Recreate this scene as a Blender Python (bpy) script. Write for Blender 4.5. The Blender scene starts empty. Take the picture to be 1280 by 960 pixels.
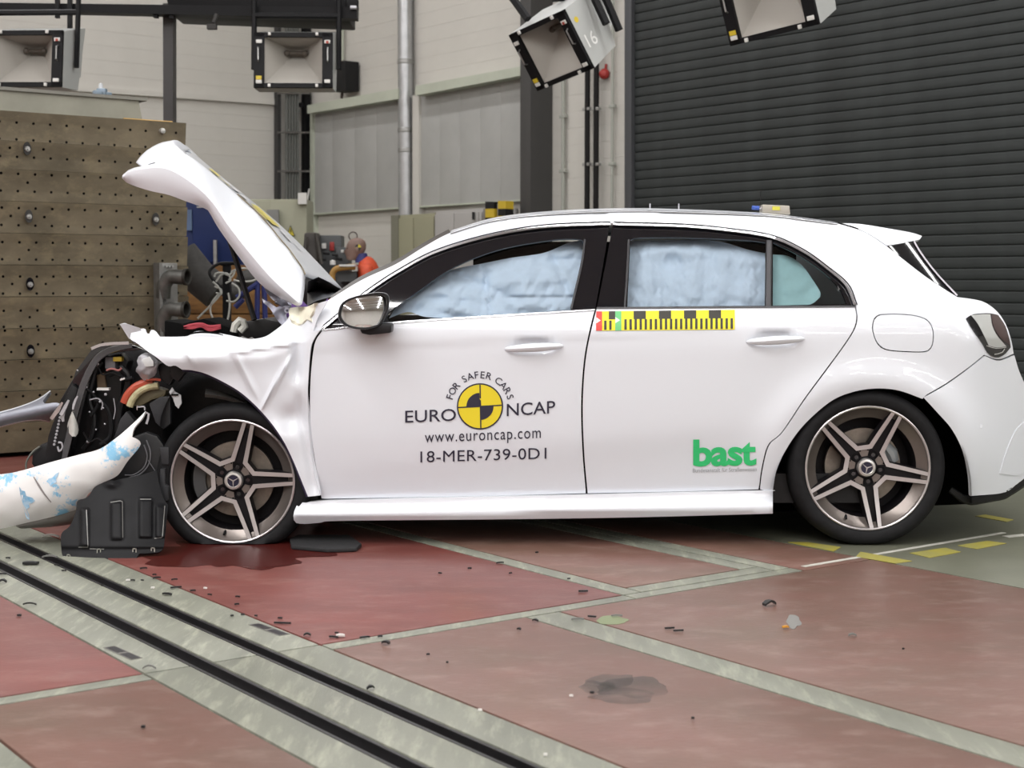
import bpy, bmesh, math, random
import numpy as np
from mathutils import Vector, Matrix, noise
from mathutils.geometry import delaunay_2d_cdt

random.seed(7)
S = bpy.context.scene
COL = S.collection
R = math.radians

# ------------------------------------------------------------------ camera
FPX, PITCH, CAMZ = 1840.0, R(3.886), 1.06
cd = bpy.data.cameras.new('camera')
cd.sensor_width = 36.0
cd.lens = FPX / 1280 * 36.0
cd.clip_end = 200
cd.dof.use_dof = True
cd.dof.focus_distance = 6.05
cd.dof.aperture_fstop = 5.0
cam = bpy.data.objects.new('camera', cd)
cam.location = (0, 0, CAMZ)
cam.rotation_euler = (math.pi / 2 - PITCH, 0, 0)
COL.objects.link(cam)
S.camera = cam

# ------------------------------------------------------------------ light
S.view_settings.view_transform = 'Standard'
S.view_settings.look = 'None'
S.view_settings.gamma = 1.0
S.view_settings.use_curve_mapping = False
S.view_settings.exposure = 0.0
S.cycles.max_bounces = 8
S.cycles.diffuse_bounces = 3
S.cycles.transparent_max_bounces = 12
S.cycles.sample_clamp_indirect = 6.0
S.cycles.caustics_reflective = False
S.cycles.caustics_refractive = False
world = bpy.data.worlds.new('world')
S.world = world
world.use_nodes = True
world.node_tree.nodes['Background'].inputs[0].default_value = (0.9, 0.95, 1.0, 1)
world.node_tree.nodes['Background'].inputs[1].default_value = 0.25

# hall axes: wall direction (along the shutter wall) and track direction
AW = math.atan((640 + 880) / FPX)
WR = Vector((-math.sin(AW), math.cos(AW), 0))       # away, along the shutter wall
WC = Vector((-math.cos(AW), -math.sin(AW), 0))      # along the far wall, towards the left
AT = math.atan((640 + 712) / FPX)
TR = Vector((-math.sin(AT), math.cos(AT), 0))       # away, along the rails
TC = Vector((math.cos(AT), math.sin(AT), 0))        # across the rails
CORNER = Vector((-2.96, 21.55, 0))                  # shutter wall meets far wall
HALL_H = 7.6

def ceiling_lamp(s, t, length, width, power, z=HALL_H - 0.12):
    """a long luminaire under the ceiling: s metres along the shutter wall, t metres out from it"""
    ld = bpy.data.lights.new('ceiling_lamp', 'AREA')
    ld.shape = 'RECTANGLE'
    ld.size, ld.size_y = length, width
    ld.energy = power
    ld.color = (1.0, 0.99, 0.985)
    o = bpy.data.objects.new('ceiling_lamp', ld)
    p = CORNER - WR * s + WC * t
    o.location = (p.x, p.y, z)
    o.rotation_euler = (0, 0, math.atan2(WR.y, WR.x))
    COL.objects.link(o)
for t_, k_ in ((2.6, .8), (5.6, .8), (12.0, 1.25), (15.0, 1.25), (18.0, 1.1)):
    for s_, ln in ((5.0, 8.0), (16.0, 10.0), (27.0, 8.0)):
        ceiling_lamp(s_, t_, ln, 0.32, 44 * ln * k_ * (1.0 if s_ > 9 else 0.6))
for t_ in (5.6, 12.0, 18.0):
    ceiling_lamp(46.0, t_, 24.0, 0.32, 75 * 24)

# ------------------------------------------------------------------ helpers
def raydir(px, py):
    c, s = math.cos(PITCH), math.sin(PITCH)
    u = (np.asarray(px, float) - 640) / FPX
    v = (480 - np.asarray(py, float)) / FPX
    return u, c + v * s, -s + v * c

def P(px, py, Y):
    dx, dy, dz = raydir(px, py)
    t = np.asarray(Y, float) / dy
    return np.stack([dx * t, dy * t, CAMZ + dz * t], -1)

def PV(px, py, Y):
    return Vector(P(px, py, Y))

def G(px, py, z=0.0):
    dx, dy, dz = raydir(px, py)
    t = (z - CAMZ) / dz
    return Vector((float(dx * t), float(dy * t), z))

def PL(px, py, p0, n):
    """pixel ray against the vertical plane through p0 with normal n"""
    dx, dy, dz = raydir(px, py)
    d = Vector((float(dx), float(dy), float(dz)))
    o = Vector((0, 0, CAMZ))
    return o + d * ((p0 - o).dot(n) / d.dot(n))

MATS = {}
def mat(name, col, rough=0.5, metal=0.0, var=0.0, scale=8.0, bump=0.0, bscale=60.0, coat=0.0, spec=0.5, stretch=None, col2=None, detail=6.0, rot=0.0, scuff=None):
    if name in MATS:
        return MATS[name]
    m = bpy.data.materials.new(name)
    m.use_nodes = True
    nt = m.node_tree
    b = nt.nodes['Principled BSDF']
    b.inputs['Base Color'].default_value = (*col, 1)
    b.inputs['Roughness'].default_value = rough
    b.inputs['Metallic'].default_value = metal
    b.inputs['Coat Weight'].default_value = coat
    b.inputs['Coat Roughness'].default_value = 0.04
    b.inputs['Specular IOR Level'].default_value = spec
    if var or bump or scuff:
        tc = nt.nodes.new('ShaderNodeTexCoord')
        mp = nt.nodes.new('ShaderNodeMapping')
        nt.links.new(tc.outputs['Object'], mp.inputs[0])
        if stretch:
            mp.inputs['Scale'].default_value = stretch
        mp.inputs['Rotation'].default_value = (0, 0, rot)
    if var:
        n = nt.nodes.new('ShaderNodeTexNoise')
        n.inputs['Scale'].default_value = scale
        n.inputs['Detail'].default_value = detail
        n.inputs['Roughness'].default_value = 0.62
        nt.links.new(mp.outputs[0], n.inputs[0])
        r = nt.nodes.new('ShaderNodeValToRGB')
        c2 = col2 or tuple(max(0, x * (1 - var)) for x in col)
        c1 = col if col2 else tuple(min(1, x * (1 + var * 0.6)) for x in col)
        r.color_ramp.elements[0].position = 0.33
        r.color_ramp.elements[1].position = 0.68
        r.color_ramp.elements[0].color = (*c2, 1)
        r.color_ramp.elements[1].color = (*c1, 1)
        nt.links.new(n.outputs[0], r.inputs[0])
        nt.links.new(r.outputs[0], b.inputs['Base Color'])
        if scuff:
            n3 = nt.nodes.new('ShaderNodeTexNoise')
            n3.inputs['Scale'].default_value = scuff[1]
            n3.inputs['Detail'].default_value = 9
            n3.inputs['Roughness'].default_value = 0.75
            nt.links.new(mp.outputs[0], n3.inputs[0])
            mr = nt.nodes.new('ShaderNodeMapRange')
            mr.inputs[1].default_value, mr.inputs[2].default_value = 0.50, 0.68
            mr.inputs[4].default_value = scuff[2]
            nt.links.new(n3.outputs[0], mr.inputs[0])
            mx = nt.nodes.new('ShaderNodeMix')
            mx.data_type = 'RGBA'
            nt.links.new(mr.outputs[0], mx.inputs[0])
            nt.links.new(r.outputs[0], mx.inputs[6])
            mx.inputs[7].default_value = (*scuff[0], 1)
            nt.links.new(mx.outputs[2], b.inputs['Base Color'])
    if bump:
        n2 = nt.nodes.new('ShaderNodeTexNoise')
        n2.inputs['Scale'].default_value = bscale
        n2.inputs['Detail'].default_value = 4
        nt.links.new(mp.outputs[0], n2.inputs[0])
        bp = nt.nodes.new('ShaderNodeBump')
        bp.inputs['Strength'].default_value = bump
        bp.inputs['Distance'].default_value = 0.01
        nt.links.new(n2.outputs[0], bp.inputs['Height'])
        nt.links.new(bp.outputs[0], b.inputs['Normal'])
    MATS[name] = m
    return m

def glass_mat(name, tint, refl=0.06, rough=0.0):
    if name in MATS:
        return MATS[name]
    m = bpy.data.materials.new(name)
    m.use_nodes = True
    nt = m.node_tree
    nt.nodes.clear()
    out = nt.nodes.new('ShaderNodeOutputMaterial')
    tr = nt.nodes.new('ShaderNodeBsdfTransparent')
    tr.inputs[0].default_value = (*tint, 1)
    gl = nt.nodes.new('ShaderNodeBsdfGlossy')
    gl.inputs['Roughness'].default_value = rough
    gl.inputs[0].default_value = (1, 1, 1, 1)
    fr = nt.nodes.new('ShaderNodeFresnel')
    fr.inputs[0].default_value = 1.45
    mx = nt.nodes.new('ShaderNodeMixShader')
    nt.links.new(fr.outputs[0], mx.inputs[0])
    nt.links.new(tr.outputs[0], mx.inputs[1])
    nt.links.new(gl.outputs[0], mx.inputs[2])
    nt.links.new(mx.outputs[0], out.inputs[0])
    MATS[name] = m
    return m

def tag(o, label=None, cat=None, group=None, kind=None):
    if label: o['label'] = label
    if cat: o['category'] = cat
    if group: o['group'] = group
    if kind: o['kind'] = kind
    return o

def empty(name, loc=(0, 0, 0), label=None, cat=None, group=None, kind=None, parent=None):
    o = bpy.data.objects.new(name, None)
    o.location = loc
    o.empty_display_size = 0.1
    COL.objects.link(o)
    if parent: o.parent = parent
    return tag(o, label, cat, group, kind)

def rootloc(o):
    v = Vector((0, 0, 0))
    while o is not None:
        v += o.location
        o = o.parent
    return v

def link(name, me, parent=None):
    o = bpy.data.objects.new(name, me)
    COL.objects.link(o)
    if parent: o.parent = parent
    return o

class MB:
    def __init__(s):
        s.v, s.f, s.m = [], [], []
    def add(s, vs, fs, mi=0):
        k = len(s.v)
        s.v += [tuple(map(float, v)) for v in vs]
        s.f += [tuple(i + k for i in f) for f in fs]
        s.m += [mi] * len(fs)
        return s
    def box(s, c, d, M=None, mi=0):
        x, y, z = d[0] / 2, d[1] / 2, d[2] / 2
        vs = [Vector(p) for p in ((-x, -y, -z), (x, -y, -z), (x, y, -z), (-x, y, -z), (-x, -y, z), (x, -y, z), (x, y, z), (-x, y, z))]
        if M: vs = [M @ v for v in vs]
        c = Vector(c)
        return s.add([v + c for v in vs], [(0, 3, 2, 1), (4, 5, 6, 7), (0, 1, 5, 4), (1, 2, 6, 5), (2, 3, 7, 6), (3, 0, 4, 7)], mi)
    def hexa(s, q, off, mi=0):
        """quad q (4 points) thickened by the vector off"""
        q = [Vector(p) for p in q]
        off = Vector(off)
        vs = q + [p + off for p in q]
        n = (q[1] - q[0]).cross(q[2] - q[0])
        fs = [(0, 1, 2, 3), (7, 6, 5, 4), (0, 4, 5, 1), (1, 5, 6, 2), (2, 6, 7, 3), (3, 7, 4, 0)]
        if n.dot(off) > 0: fs = [f[::-1] for f in fs]
        return s.add(vs, fs, mi)
    def prism(s, poly, off, mi=0):
        q = [Vector(p) for p in poly]
        off = Vector(off)
        n = len(q)
        nv = Vector((0, 0, 0))
        for i in range(n): nv += (q[i] - q[0]).cross(q[(i + 1) % n] - q[0])
        fs = [tuple(range(n)), tuple(range(2 * n - 1, n - 1, -1))] + [(i, i + n, (i + 1) % n + n, (i + 1) % n) for i in range(n)]
        if nv.dot(off) > 0: fs = [f[::-1] for f in fs]
        return s.add(q + [p + off for p in q], fs, mi)
    def tube(s, pts, r, seg=8, closed=False, caps=True, mi=0, flat=None):
        pts = [Vector(p) for p in pts]
        n = len(pts)
        rr = r if isinstance(r, (list, tuple)) else [r] * n
        nrm = None
        vs = []
        for i in range(n):
            a = pts[(i - 1) % n] if (closed or i > 0) else pts[i]
            b = pts[(i + 1) % n] if (closed or i < n - 1) else pts[i]
            t = (b - a).normalized()
            if nrm is None:
                ref = Vector((0, 0, 1)) if abs(t.z) < 0.9 else Vector((1, 0, 0))
                nrm = (ref - t * ref.dot(t)).normalized()
            else:
                nrm = (nrm - t * nrm.dot(t)).normalized()
            bn = t.cross(nrm)
            for k in range(seg):
                an = 2 * math.pi * k / seg
                fl = flat or 1.0
                vs.append(pts[i] + nrm * (math.cos(an) * rr[i]) + bn * (math.sin(an) * rr[i] * fl))
        fs = []
        for i in range(n if closed else n - 1):
            j = (i + 1) % n
            for k in range(seg):
                l = (k + 1) % seg
                fs.append((i * seg + k, i * seg + l, j * seg + l, j * seg + k))
        if caps and not closed:
            fs.append(tuple(range(seg))[::-1])
            fs.append(tuple(range((n - 1) * seg, n * seg)))
        return s.add(vs, fs, mi)
    def cyl(s, a, b, r, seg=12, mi=0, r2=None):
        return s.tube([a, b], [r, r if r2 is None else r2], seg, mi=mi)
    def lathe(s, prof, c=(0, 0, 0), axis=(0, 1, 0), seg=24, mi=0, a0=0.0, a1=None, ref=None):
        ax = Vector(axis).normalized()
        u = Vector(ref) if ref else (Vector((1, 0, 0)) if abs(ax.x) < 0.9 else Vector((0, 0, 1)))
        u = (u - ax * u.dot(ax)).normalized()
        w = ax.cross(u)
        c = Vector(c)
        full = a1 is None
        if full: a1 = a0 + 2 * math.pi
        ns = seg if full else seg + 1
        vs = []
        for r, h in prof:
            for k in range(ns):
                an = a0 + (a1 - a0) * k / seg
                vs.append(c + ax * h + u * (r * math.cos(an)) + w * (r * math.sin(an)))
        fs = []
        for i in range(len(prof) - 1):
            for k in range(seg):
                l = (k + 1) % ns
                fs.append((i * ns + k, i * ns + l, (i + 1) * ns + l, (i + 1) * ns + k))
        return s.add(vs, fs, mi)
    def ball(s, c, r, seg=12, rings=8, mi=0, M=None):
        rx, ry, rz = r if isinstance(r, (tuple, list)) else (r, r, r)
        c = Vector(c)
        vs, fs = [], []
        for i in range(rings + 1):
            th = math.pi * i / rings
            for k in range(seg):
                ph = 2 * math.pi * k / seg
                p = Vector((rx * math.sin(th) * math.cos(ph), ry * math.sin(th) * math.sin(ph), rz * math.cos(th)))
                if M: p = M @ p
                vs.append(c + p)
        for i in range(rings):
            for k in range(seg):
                l = (k + 1) % seg
                fs.append((i * seg + k, (i + 1) * seg + k, (i + 1) * seg + l, i * seg + l))
        return s.add(vs, fs, mi)
    def grid(s, rows, mi=0, flip=False):
        n, m_ = len(rows), len(rows[0])
        vs = [p for r in rows for p in r]
        fs = []
        for i in range(n - 1):
            for k in range(m_ - 1):
                f = (i * m_ + k, i * m_ + k + 1, (i + 1) * m_ + k + 1, (i + 1) * m_ + k)
                fs.append(f[::-1] if flip else f)
        return s.add(vs, fs, mi)
    def build(s, name, mats, parent=None, local=False, bevel=0.0, angle=35.0, merge=False, thick=0.0, recalc=False):
        off = Vector((0, 0, 0)) if (local or parent is None) else rootloc(parent)
        me = bpy.data.meshes.new(name)
        me.from_pydata([(v[0] - off.x, v[1] - off.y, v[2] - off.z) for v in s.v], [], s.f)
        for m in (mats if isinstance(mats, (list, tuple)) else [mats]):
            me.materials.append(m)
        me.polygons.foreach_set('material_index', s.m)
        if bevel or merge or recalc:
            bm = bmesh.new()
            bm.from_mesh(me)
            if merge: bmesh.ops.remove_doubles(bm, verts=bm.verts, dist=1e-5)
            if recalc: bmesh.ops.recalc_face_normals(bm, faces=bm.faces)
            if bevel:
                es = [e for e in bm.edges if len(e.link_faces) == 2 and e.calc_face_angle(0) > R(30)]
                bmesh.ops.bevel(bm, geom=es, offset=bevel, segments=2, profile=0.6, affect='EDGES', clamp_overlap=True)
            bm.to_mesh(me)
            bm.free()
        me.polygons.foreach_set('use_smooth', [True] * len(me.polygons))
        me.set_sharp_from_angle(angle=R(angle))
        me.update()
        o = link(name, me, parent)
        if thick:
            md = o.modifiers.new('thickness', 'SOLIDIFY')
            md.thickness = thick
            md.offset = 0
        return o

def crom(pts, n=8, closed=False):
    """Catmull-Rom through pts"""
    pts = [np.asarray(p, float) for p in pts]
    if len(pts) < 3: return pts
    out = []
    N = len(pts)
    rng = range(N) if closed else range(N - 1)
    for i in rng:
        p1, p2 = pts[i], pts[(i + 1) % N]
        p0 = pts[(i - 1) % N] if (closed or i > 0) else 2 * p1 - p2
        p3 = pts[(i + 2) % N] if (closed or i < N - 2) else 2 * p2 - p1
        for k in range(n):
            t = k / n
            out.append(0.5 * ((2 * p1) + (p2 - p0) * t + (2 * p0 - 5 * p1 + 4 * p2 - p3) * t * t + (3 * p1 - p0 - 3 * p2 + p3) * t ** 3))
    if not closed: out.append(pts[-1])
    return out

def resample(pts, n):
    a = np.array([np.asarray(p, float) for p in pts])
    d = np.r_[0, np.cumsum(np.linalg.norm(np.diff(a, axis=0), axis=1))]
    t = np.linspace(0, d[-1], n)
    return np.stack([np.interp(t, d, a[:, k]) for k in range(a.shape[1])], -1)

def stepped(pts, step):
    a = np.array([np.asarray(p, float) for p in pts])
    L = np.linalg.norm(np.diff(a, axis=0), axis=1).sum()
    return resample(a, max(2, int(round(L / step)) + 1))

def outline(segs, step=6.0):
    """closed outline from segments; points inside a segment are splined, joints between segments are corners"""
    out = []
    for s in segs:
        p = stepped(crom(s, 8) if len(s) > 2 else s, step)
        out += [tuple(q) for q in p[:-1]]
    return np.array(out)

def inside(poly, pts):
    x, y = pts[:, 0], pts[:, 1]
    r = np.zeros(len(pts), bool)
    n = len(poly)
    for i in range(n):
        x1, y1 = poly[i]
        x2, y2 = poly[(i + 1) % n]
        if y1 == y2: continue
        c = (y1 > y) != (y2 > y)
        r ^= c & (x < (x2 - x1) * (y - y1) / (y2 - y1) + x1)
    return r

def edge_dist(poly, pts):
    d = np.full(len(pts), 1e9)
    n = len(poly)
    for i in range(n):
        a, b = np.array(poly[i]), np.array(poly[(i + 1) % n])
        ab = b - a
        L = (ab ** 2).sum()
        if L < 1e-12: continue
        t = np.clip(((pts - a) @ ab) / L, 0, 1)
        q = a + t[:, None] * ab
        d = np.minimum(d, np.hypot(*(pts - q).T))
    return d

def triangulate(poly, holes=(), step=8.0):
    lo, hi = poly.min(0), poly.max(0)
    xs = np.arange(lo[0] + step / 2, hi[0], step)
    ys = np.arange(lo[1] + step / 2, hi[1], step)
    gx, gy = np.meshgrid(xs, ys)
    gx = gx + (np.arange(len(ys)) % 2)[:, None] * step * 0.5
    pts = np.stack([gx.ravel(), gy.ravel()], -1)
    ok = inside(poly, pts) & (edge_dist(poly, pts) > step * 0.45)
    for h in holes:
        ok &= ~inside(h, pts) & (edge_dist(h, pts) > step * 0.45)
    pts = pts[ok]
    vs, es = [], []
    for loop in [poly, *holes]:
        k = len(vs)
        n = len(loop)
        vs += [Vector(p) for p in loop]
        es += [(k + i, k + (i + 1) % n) for i in range(n)]
    vs += [Vector(p) for p in pts]
    v2, _, f2, *_ = delaunay_2d_cdt(vs, es, [], 0, 1e-4)
    v2 = np.array([tuple(v) for v in v2])
    f2 = np.array([f for f in f2 if len(f) == 3])
    c = v2[f2].mean(1)
    ok = inside(poly, c)
    for h in holes: ok &= ~inside(h, c)
    f2 = f2[ok]
    a, b, c3 = v2[f2[:, 0]], v2[f2[:, 1]], v2[f2[:, 2]]
    ar = (b[:, 0] - a[:, 0]) * (c3[:, 1] - a[:, 1]) - (b[:, 1] - a[:, 1]) * (c3[:, 0] - a[:, 0])
    f2[ar > 0] = f2[ar > 0][:, ::-1]      # image y points down: this winds the faces towards the camera
    return v2, f2[np.abs(ar) > 1e-6]

def sheet(name, segs, Wf, m, parent, step=8.0, bstep=5.0, holes=(), thick=0.014, base=None, raw=False):
    """a pressed panel: the outline is traced in the picture, every point set at its own depth base + Wf, with a flange all round"""
    Y = YN if base is None else base
    poly = np.array(segs) if raw else outline(segs, bstep)
    hl = [outline(h, bstep) for h in holes]
    v2, f2 = triangulate(poly, hl, step)
    X, Yp = v2[:, 0], v2[:, 1]
    W = Wf(X, Yp)
    p3 = P(X, Yp, Y + W)
    e = 0.5
    dx = P(X + e, Yp, Y + Wf(X + e, Yp)) - P(X - e, Yp, Y + Wf(X - e, Yp))
    dy = P(X, Yp + e, Y + Wf(X, Yp + e)) - P(X, Yp - e, Y + Wf(X, Yp - e))
    nr = np.cross(dy, dx)
    nr[nr[:, 1] > 0] *= 1
    s = np.sign(-nr[:, 1]); s[s == 0] = 1
    nr = nr / np.linalg.norm(nr, axis=1)[:, None]
    nr = nr * np.where(np.median(s) < 0, -1, 1)
    # flange
    ed = {}
    for f in f2:
        for i in range(3):
            a, b = int(f[i]), int(f[(i + 1) % 3])
            ed[(a, b)] = ed.get((a, b), 0) + 1
    be = [(a, b) for (a, b) in ed if (b, a) not in ed]
    off = rootloc(parent)
    vs = [tuple(p) for p in p3]
    ns = [tuple(n) for n in nr]
    fs = [tuple(int(i) for i in f) for f in f2]
    if thick:
        cache = {}
        for a, b in be:
            d = p3[b] - p3[a]
            on = np.cross(nr[a], d)
            on = -on / (np.linalg.norm(on) + 1e-9)
            k = len(vs)
            for q in (a, b):
                vs.append(tuple(p3[q]))
                vs.append(tuple(p3[q] - nr[q] * thick))
                ns += [tuple(on), tuple(on)]
            fs.append((k, k + 1, k + 3, k + 2))
    me = bpy.data.meshes.new(name)
    me.from_pydata([(v[0] - off.x, v[1] - off.y, v[2] - off.z) for v in vs], [], fs)
    for q in (m if isinstance(m, (list, tuple)) else [m]):
        me.materials.append(q)
    me.polygons.foreach_set('use_smooth', [True] * len(me.polygons))
    me.update()
    me.normals_split_custom_set_from_vertices(ns)
    return link(name, me, parent)

def mirrored(o, name=None):
    """the same panel on the far side of the car"""
    me = o.data.copy()
    off = rootloc(o.parent)
    n = len(me.vertices)
    co = np.empty(n * 3); me.vertices.foreach_get('co', co)
    co = co.reshape(-1, 3)
    co[:, 1] = 2 * (YC - off.y) - co[:, 1]
    me.vertices.foreach_set('co', co.ravel())
    me.flip_normals()
    me.update()
    c = link(name or o.name.split('.')[0], me, o.parent)
    for md in o.modifiers:
        q = c.modifiers.new(md.name, md.type)
        q.thickness = md.thickness
        q.offset = md.offset
    return c

def ribbon(mb, path, width, w0, Wf, prof=((-1, .006), (-.6, 0), (.6, 0), (1, .006)), mi=0, base=None, smooth=True, step=6):
    """a trim strip along a traced path lying on the body surface"""
    Y = YN if base is None else base
    p = stepped(crom(path, 8) if smooth and len(path) > 2 else path, step)
    t = np.gradient(p, axis=0)
    t /= np.linalg.norm(t, axis=1)[:, None]
    n = np.stack([-t[:, 1], t[:, 0]], -1)
    wd = width if np.isscalar(width) else np.interp(np.linspace(0, 1, len(p)), np.linspace(0, 1, len(width)), width)
    rows = []
    for a, dz in prof:
        q = p + n * (np.asarray(wd) * a / 2)[..., None] if not np.isscalar(wd) else p + n * (wd * a / 2)
        rows.append(P(q[:, 0], q[:, 1], Y + Wf(q[:, 0], q[:, 1]) + w0 + dz))
    return mb.grid([list(map(tuple, r)) for r in rows], mi)

def text_shape(s, offset=0.0, shear=0.0, space=1.0):
    cu = bpy.data.curves.new('lettering', 'FONT')
    cu.body = s
    cu.size = 1.0
    cu.offset = offset
    cu.shear = shear
    cu.space_character = space
    cu.resolution_u = 4
    o = bpy.data.objects.new('lettering', cu)
    COL.objects.link(o)
    dg = bpy.context.evaluated_depsgraph_get()
    me = bpy.data.meshes.new_from_object(o.evaluated_get(dg))
    v = np.array([tuple(x.co)[:2] for x in me.vertices])
    f = [tuple(p.vertices) for p in me.polygons]
    bpy.data.objects.remove(o)
    bpy.data.curves.remove(cu)
    bpy.data.meshes.remove(me)
    return v, f

def text_on(name, s, corners, Wf, m, parent, offset=0.0, shear=0.0, space=1.0, lift=0.003, base=None):
    """printed lettering on the body: corners = (x0,y_base) (x1,y_base at the right end) and height in pixels"""
    Y = YN if base is None else base
    v, f = text_shape(s, offset, shear, space)
    lo, hi = v.min(0), v.max(0)
    (x0, y0), (x1, y1), h = corners
    a = (v[:, 0] - lo[0]) / (hi[0] - lo[0])
    b = (v[:, 1] - lo[1]) / (hi[1] - lo[1])
    px = x0 + (x1 - x0) * a - (y1 - y0) / (x1 - x0) * -h * b * 0
    py = y0 + (y1 - y0) * a - h * b
    p3 = P(px, py, Y + Wf(px, py) - lift)
    mb = MB()
    mb.add([tuple(p) for p in p3], [q for q in f])
    return mb.build(name, m, parent)

def decal(name, polys, Wf, mats, parent, lift=0.002, base=None):
    """flat printed shapes: polys = [(points, material index)]"""
    Y = YN if base is None else base
    mb = MB()
    for pts, mi in polys:
        a = np.array(pts, float)
        p3 = P(a[:, 0], a[:, 1], Y + Wf(a[:, 0], a[:, 1]) - lift - 0.0006 * mi)
        mb.add([tuple(p) for p in p3], [tuple(range(len(pts)))], mi)
    return mb.build(name, mats, parent)

# ------------------------------------------------------------------ materials
WHITE = mat('white_paint', (0.69, 0.715, 0.762), 0.32, coat=0.55)
BLK = mat('black_plastic', (0.009, 0.009, 0.010), 0.45, var=0.3, scale=20, spec=0.3)
BLKG = mat('black_gloss', (0.006, 0.006, 0.008), 0.08, coat=0.5)
DARK = mat('dark_void', (0.004, 0.004, 0.004), 0.9, spec=0.1)
RUB = mat('rubber', (0.010, 0.010, 0.011), 0.7, var=0.3, scale=30, spec=0.2)
CHROME = mat('chrome', (0.66, 0.66, 0.69), 0.22, 1.0)
SILVER = mat('silver_plastic', (0.46, 0.46, 0.49), 0.35, 0.3, var=0.15, scale=18)
STEEL = mat('steel', (0.42, 0.42, 0.41), 0.38, 0.8, var=0.2, scale=14)
YN=5.90; YC=YN+0.9
# ================================================================== STRUCTURE
def on1(px, py, off=0.0):
    return PL(px, py, CORNER + WC * off, WC)
def on2(px, py, off=0.0):
    return PL(px, py, CORNER - WR * off, WR)
def quad1(mb, q, off, th, mi=0):
    return mb.hexa([on1(x, y, off) for x, y in q], WC * -th, mi)
def quad2(mb, q, off, th, mi=0):
    return mb.hexa([on2(x, y, off) for x, y in q], WR * th, mi)

WALLW = mat('wall_white', (0.60, 0.58, 0.535), 0.7, var=0.05, scale=1.2, bump=0.05, bscale=30)
CEIL = mat('ceiling_grey', (0.55, 0.55, 0.54), 0.8)
GREYD = mat('door_grey', (0.40, 0.40, 0.385), 0.55, var=0.08, scale=1.5)
RAILG = mat('rail_pale_green', (0.50, 0.53, 0.44), 0.5, var=0.1, scale=2)
SHUT = mat('shutter_dark', (0.036, 0.041, 0.041), 0.55, spec=0.35, var=0.22, scale=3.0, stretch=(1, 1, 1))
SHUTF = mat('shutter_frame', (0.06, 0.062, 0.068), 0.5)
REDV = mat('floor_red_vivid', (0.165, 0.050, 0.042), 0.34, var=0.22, scale=1.6, bump=0.06, bscale=40, col2=(0.115, 0.036, 0.030), scuff=((.24, .13, .11), 5, .45), stretch=(1, 2.2, 1), rot=-math.atan2(TC.y, TC.x))
REDF = mat('floor_red_faded', (0.165, 0.080, 0.064), 0.36, var=0.25, scale=1.3, bump=0.06, bscale=40, col2=(0.125, 0.075, 0.055), scuff=((.27, .19, .16), 6, .5), stretch=(1, 2.0, 1), rot=-math.atan2(TC.y, TC.x))
CONC = mat('floor_concrete', (0.20, 0.205, 0.165), 0.42, var=0.22, scale=2.2, bump=0.08, bscale=50, col2=(0.145, 0.15, 0.122), scuff=((.34, .345, .27), 7, .75), stretch=(3.2, .55, 1), rot=-math.atan2(TC.y, TC.x))
HALLF = mat('floor_hall', (0.125, 0.128, 0.094), 0.42, var=0.2, scale=1.2, bump=0.06, bscale=40)
YEL = mat('floor_yellow', (0.33, 0.285, 0.04), 0.5, var=0.25, scale=9, col2=(0.27, 0.25, 0.08))
SLOT = mat('slot_black', (0.012, 0.011, 0.012), 0.4, var=0.3, scale=25)

# ---- floor: painted slabs, concrete strips and the two cable slots, in track coordinates
def UV(px, py):
    g = G(px, py)
    return g.dot(TC), g.dot(TR)
def uof(*pts):
    return sum(UV(*p)[0] for p in pts) / len(pts)
def vof(*pts):
    return sum(UV(*p)[1] for p in pts) / len(pts)
def TW(u, v, z=0.0):
    p = TC * u + TR * v
    return Vector((p.x, p.y, z))

floor = empty('floor', (0, 0, 0), kind='structure')
fb = MB()
fb.box(TW(0.5, -12, -0.26), (30, 68, 0.2), Matrix.Rotation(math.atan2(TC.y, TC.x), 3, 'Z'))
fb.build('sub_floor', DARK, floor)

U0 = uof((20, 941))
UB = uof((60, 777), (179, 841))
R1a, R1b = uof((200, 812.6), (380, 903)), uof((200, 796), (420, 902))
R2a, R2b = uof((300, 808), (540, 916)), uof((300, 794.5), (540, 899))
UC = uof((300, 765), (400, 804), (700, 929))
US1, US2 = uof((760, 801), (1040, 889)), uof((760, 781), (1040, 864))
UE, UE2 = uof((577, 691.5), (700, 723)), uof((577, 683), (700, 714))
UF1, UFm, UF2 = uof((847, 694.5), (922, 711)), uof((847, 687), (960, 711)), uof((847, 681.6), (1000, 710.5))
UG = uof((1060, 694), (1200, 720))
V0 = vof((0, 872.5), (398, 805), (777, 744), (968, 713))
VN = vof((0, 884), (540, 790), (777, 749.5))
VB1, VB2 = vof((782, 736), (922, 711)), vof((823, 745), (1000, 716.5))
UMIN, UMAX, VMIN, VMAX = -13.0, 14.5, -44.0, 20.5
GAP = 0.008

def slab(name, u0, u1, v0, v1, m, h=0.0):
    mb = MB()
    g = GAP / 2
    q = [TW(u0 + g, v0 + g, h), TW(u1 - g, v0 + g, h), TW(u1 - g, v1 - g, h), TW(u0 + g, v1 - g, h)]
    mb.hexa(q, (0, 0, -0.12))
    return mb.build(name, m, floor, bevel=0.002)
# left of the track
slab('concrete_strip', U0 - 0.45, U0, VMIN, V0 - 0.02, CONC)
slab('red_panel', U0, UB, VMIN, VN, REDF)
slab('concrete_strip', UMIN, UB, VN, V0, CONC)
slab('red_panel', UMIN, UB, V0, VMAX, REDV)
slab('red_panel', UMIN, U0 - 0.45, VMIN, VN, REDF)
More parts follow.
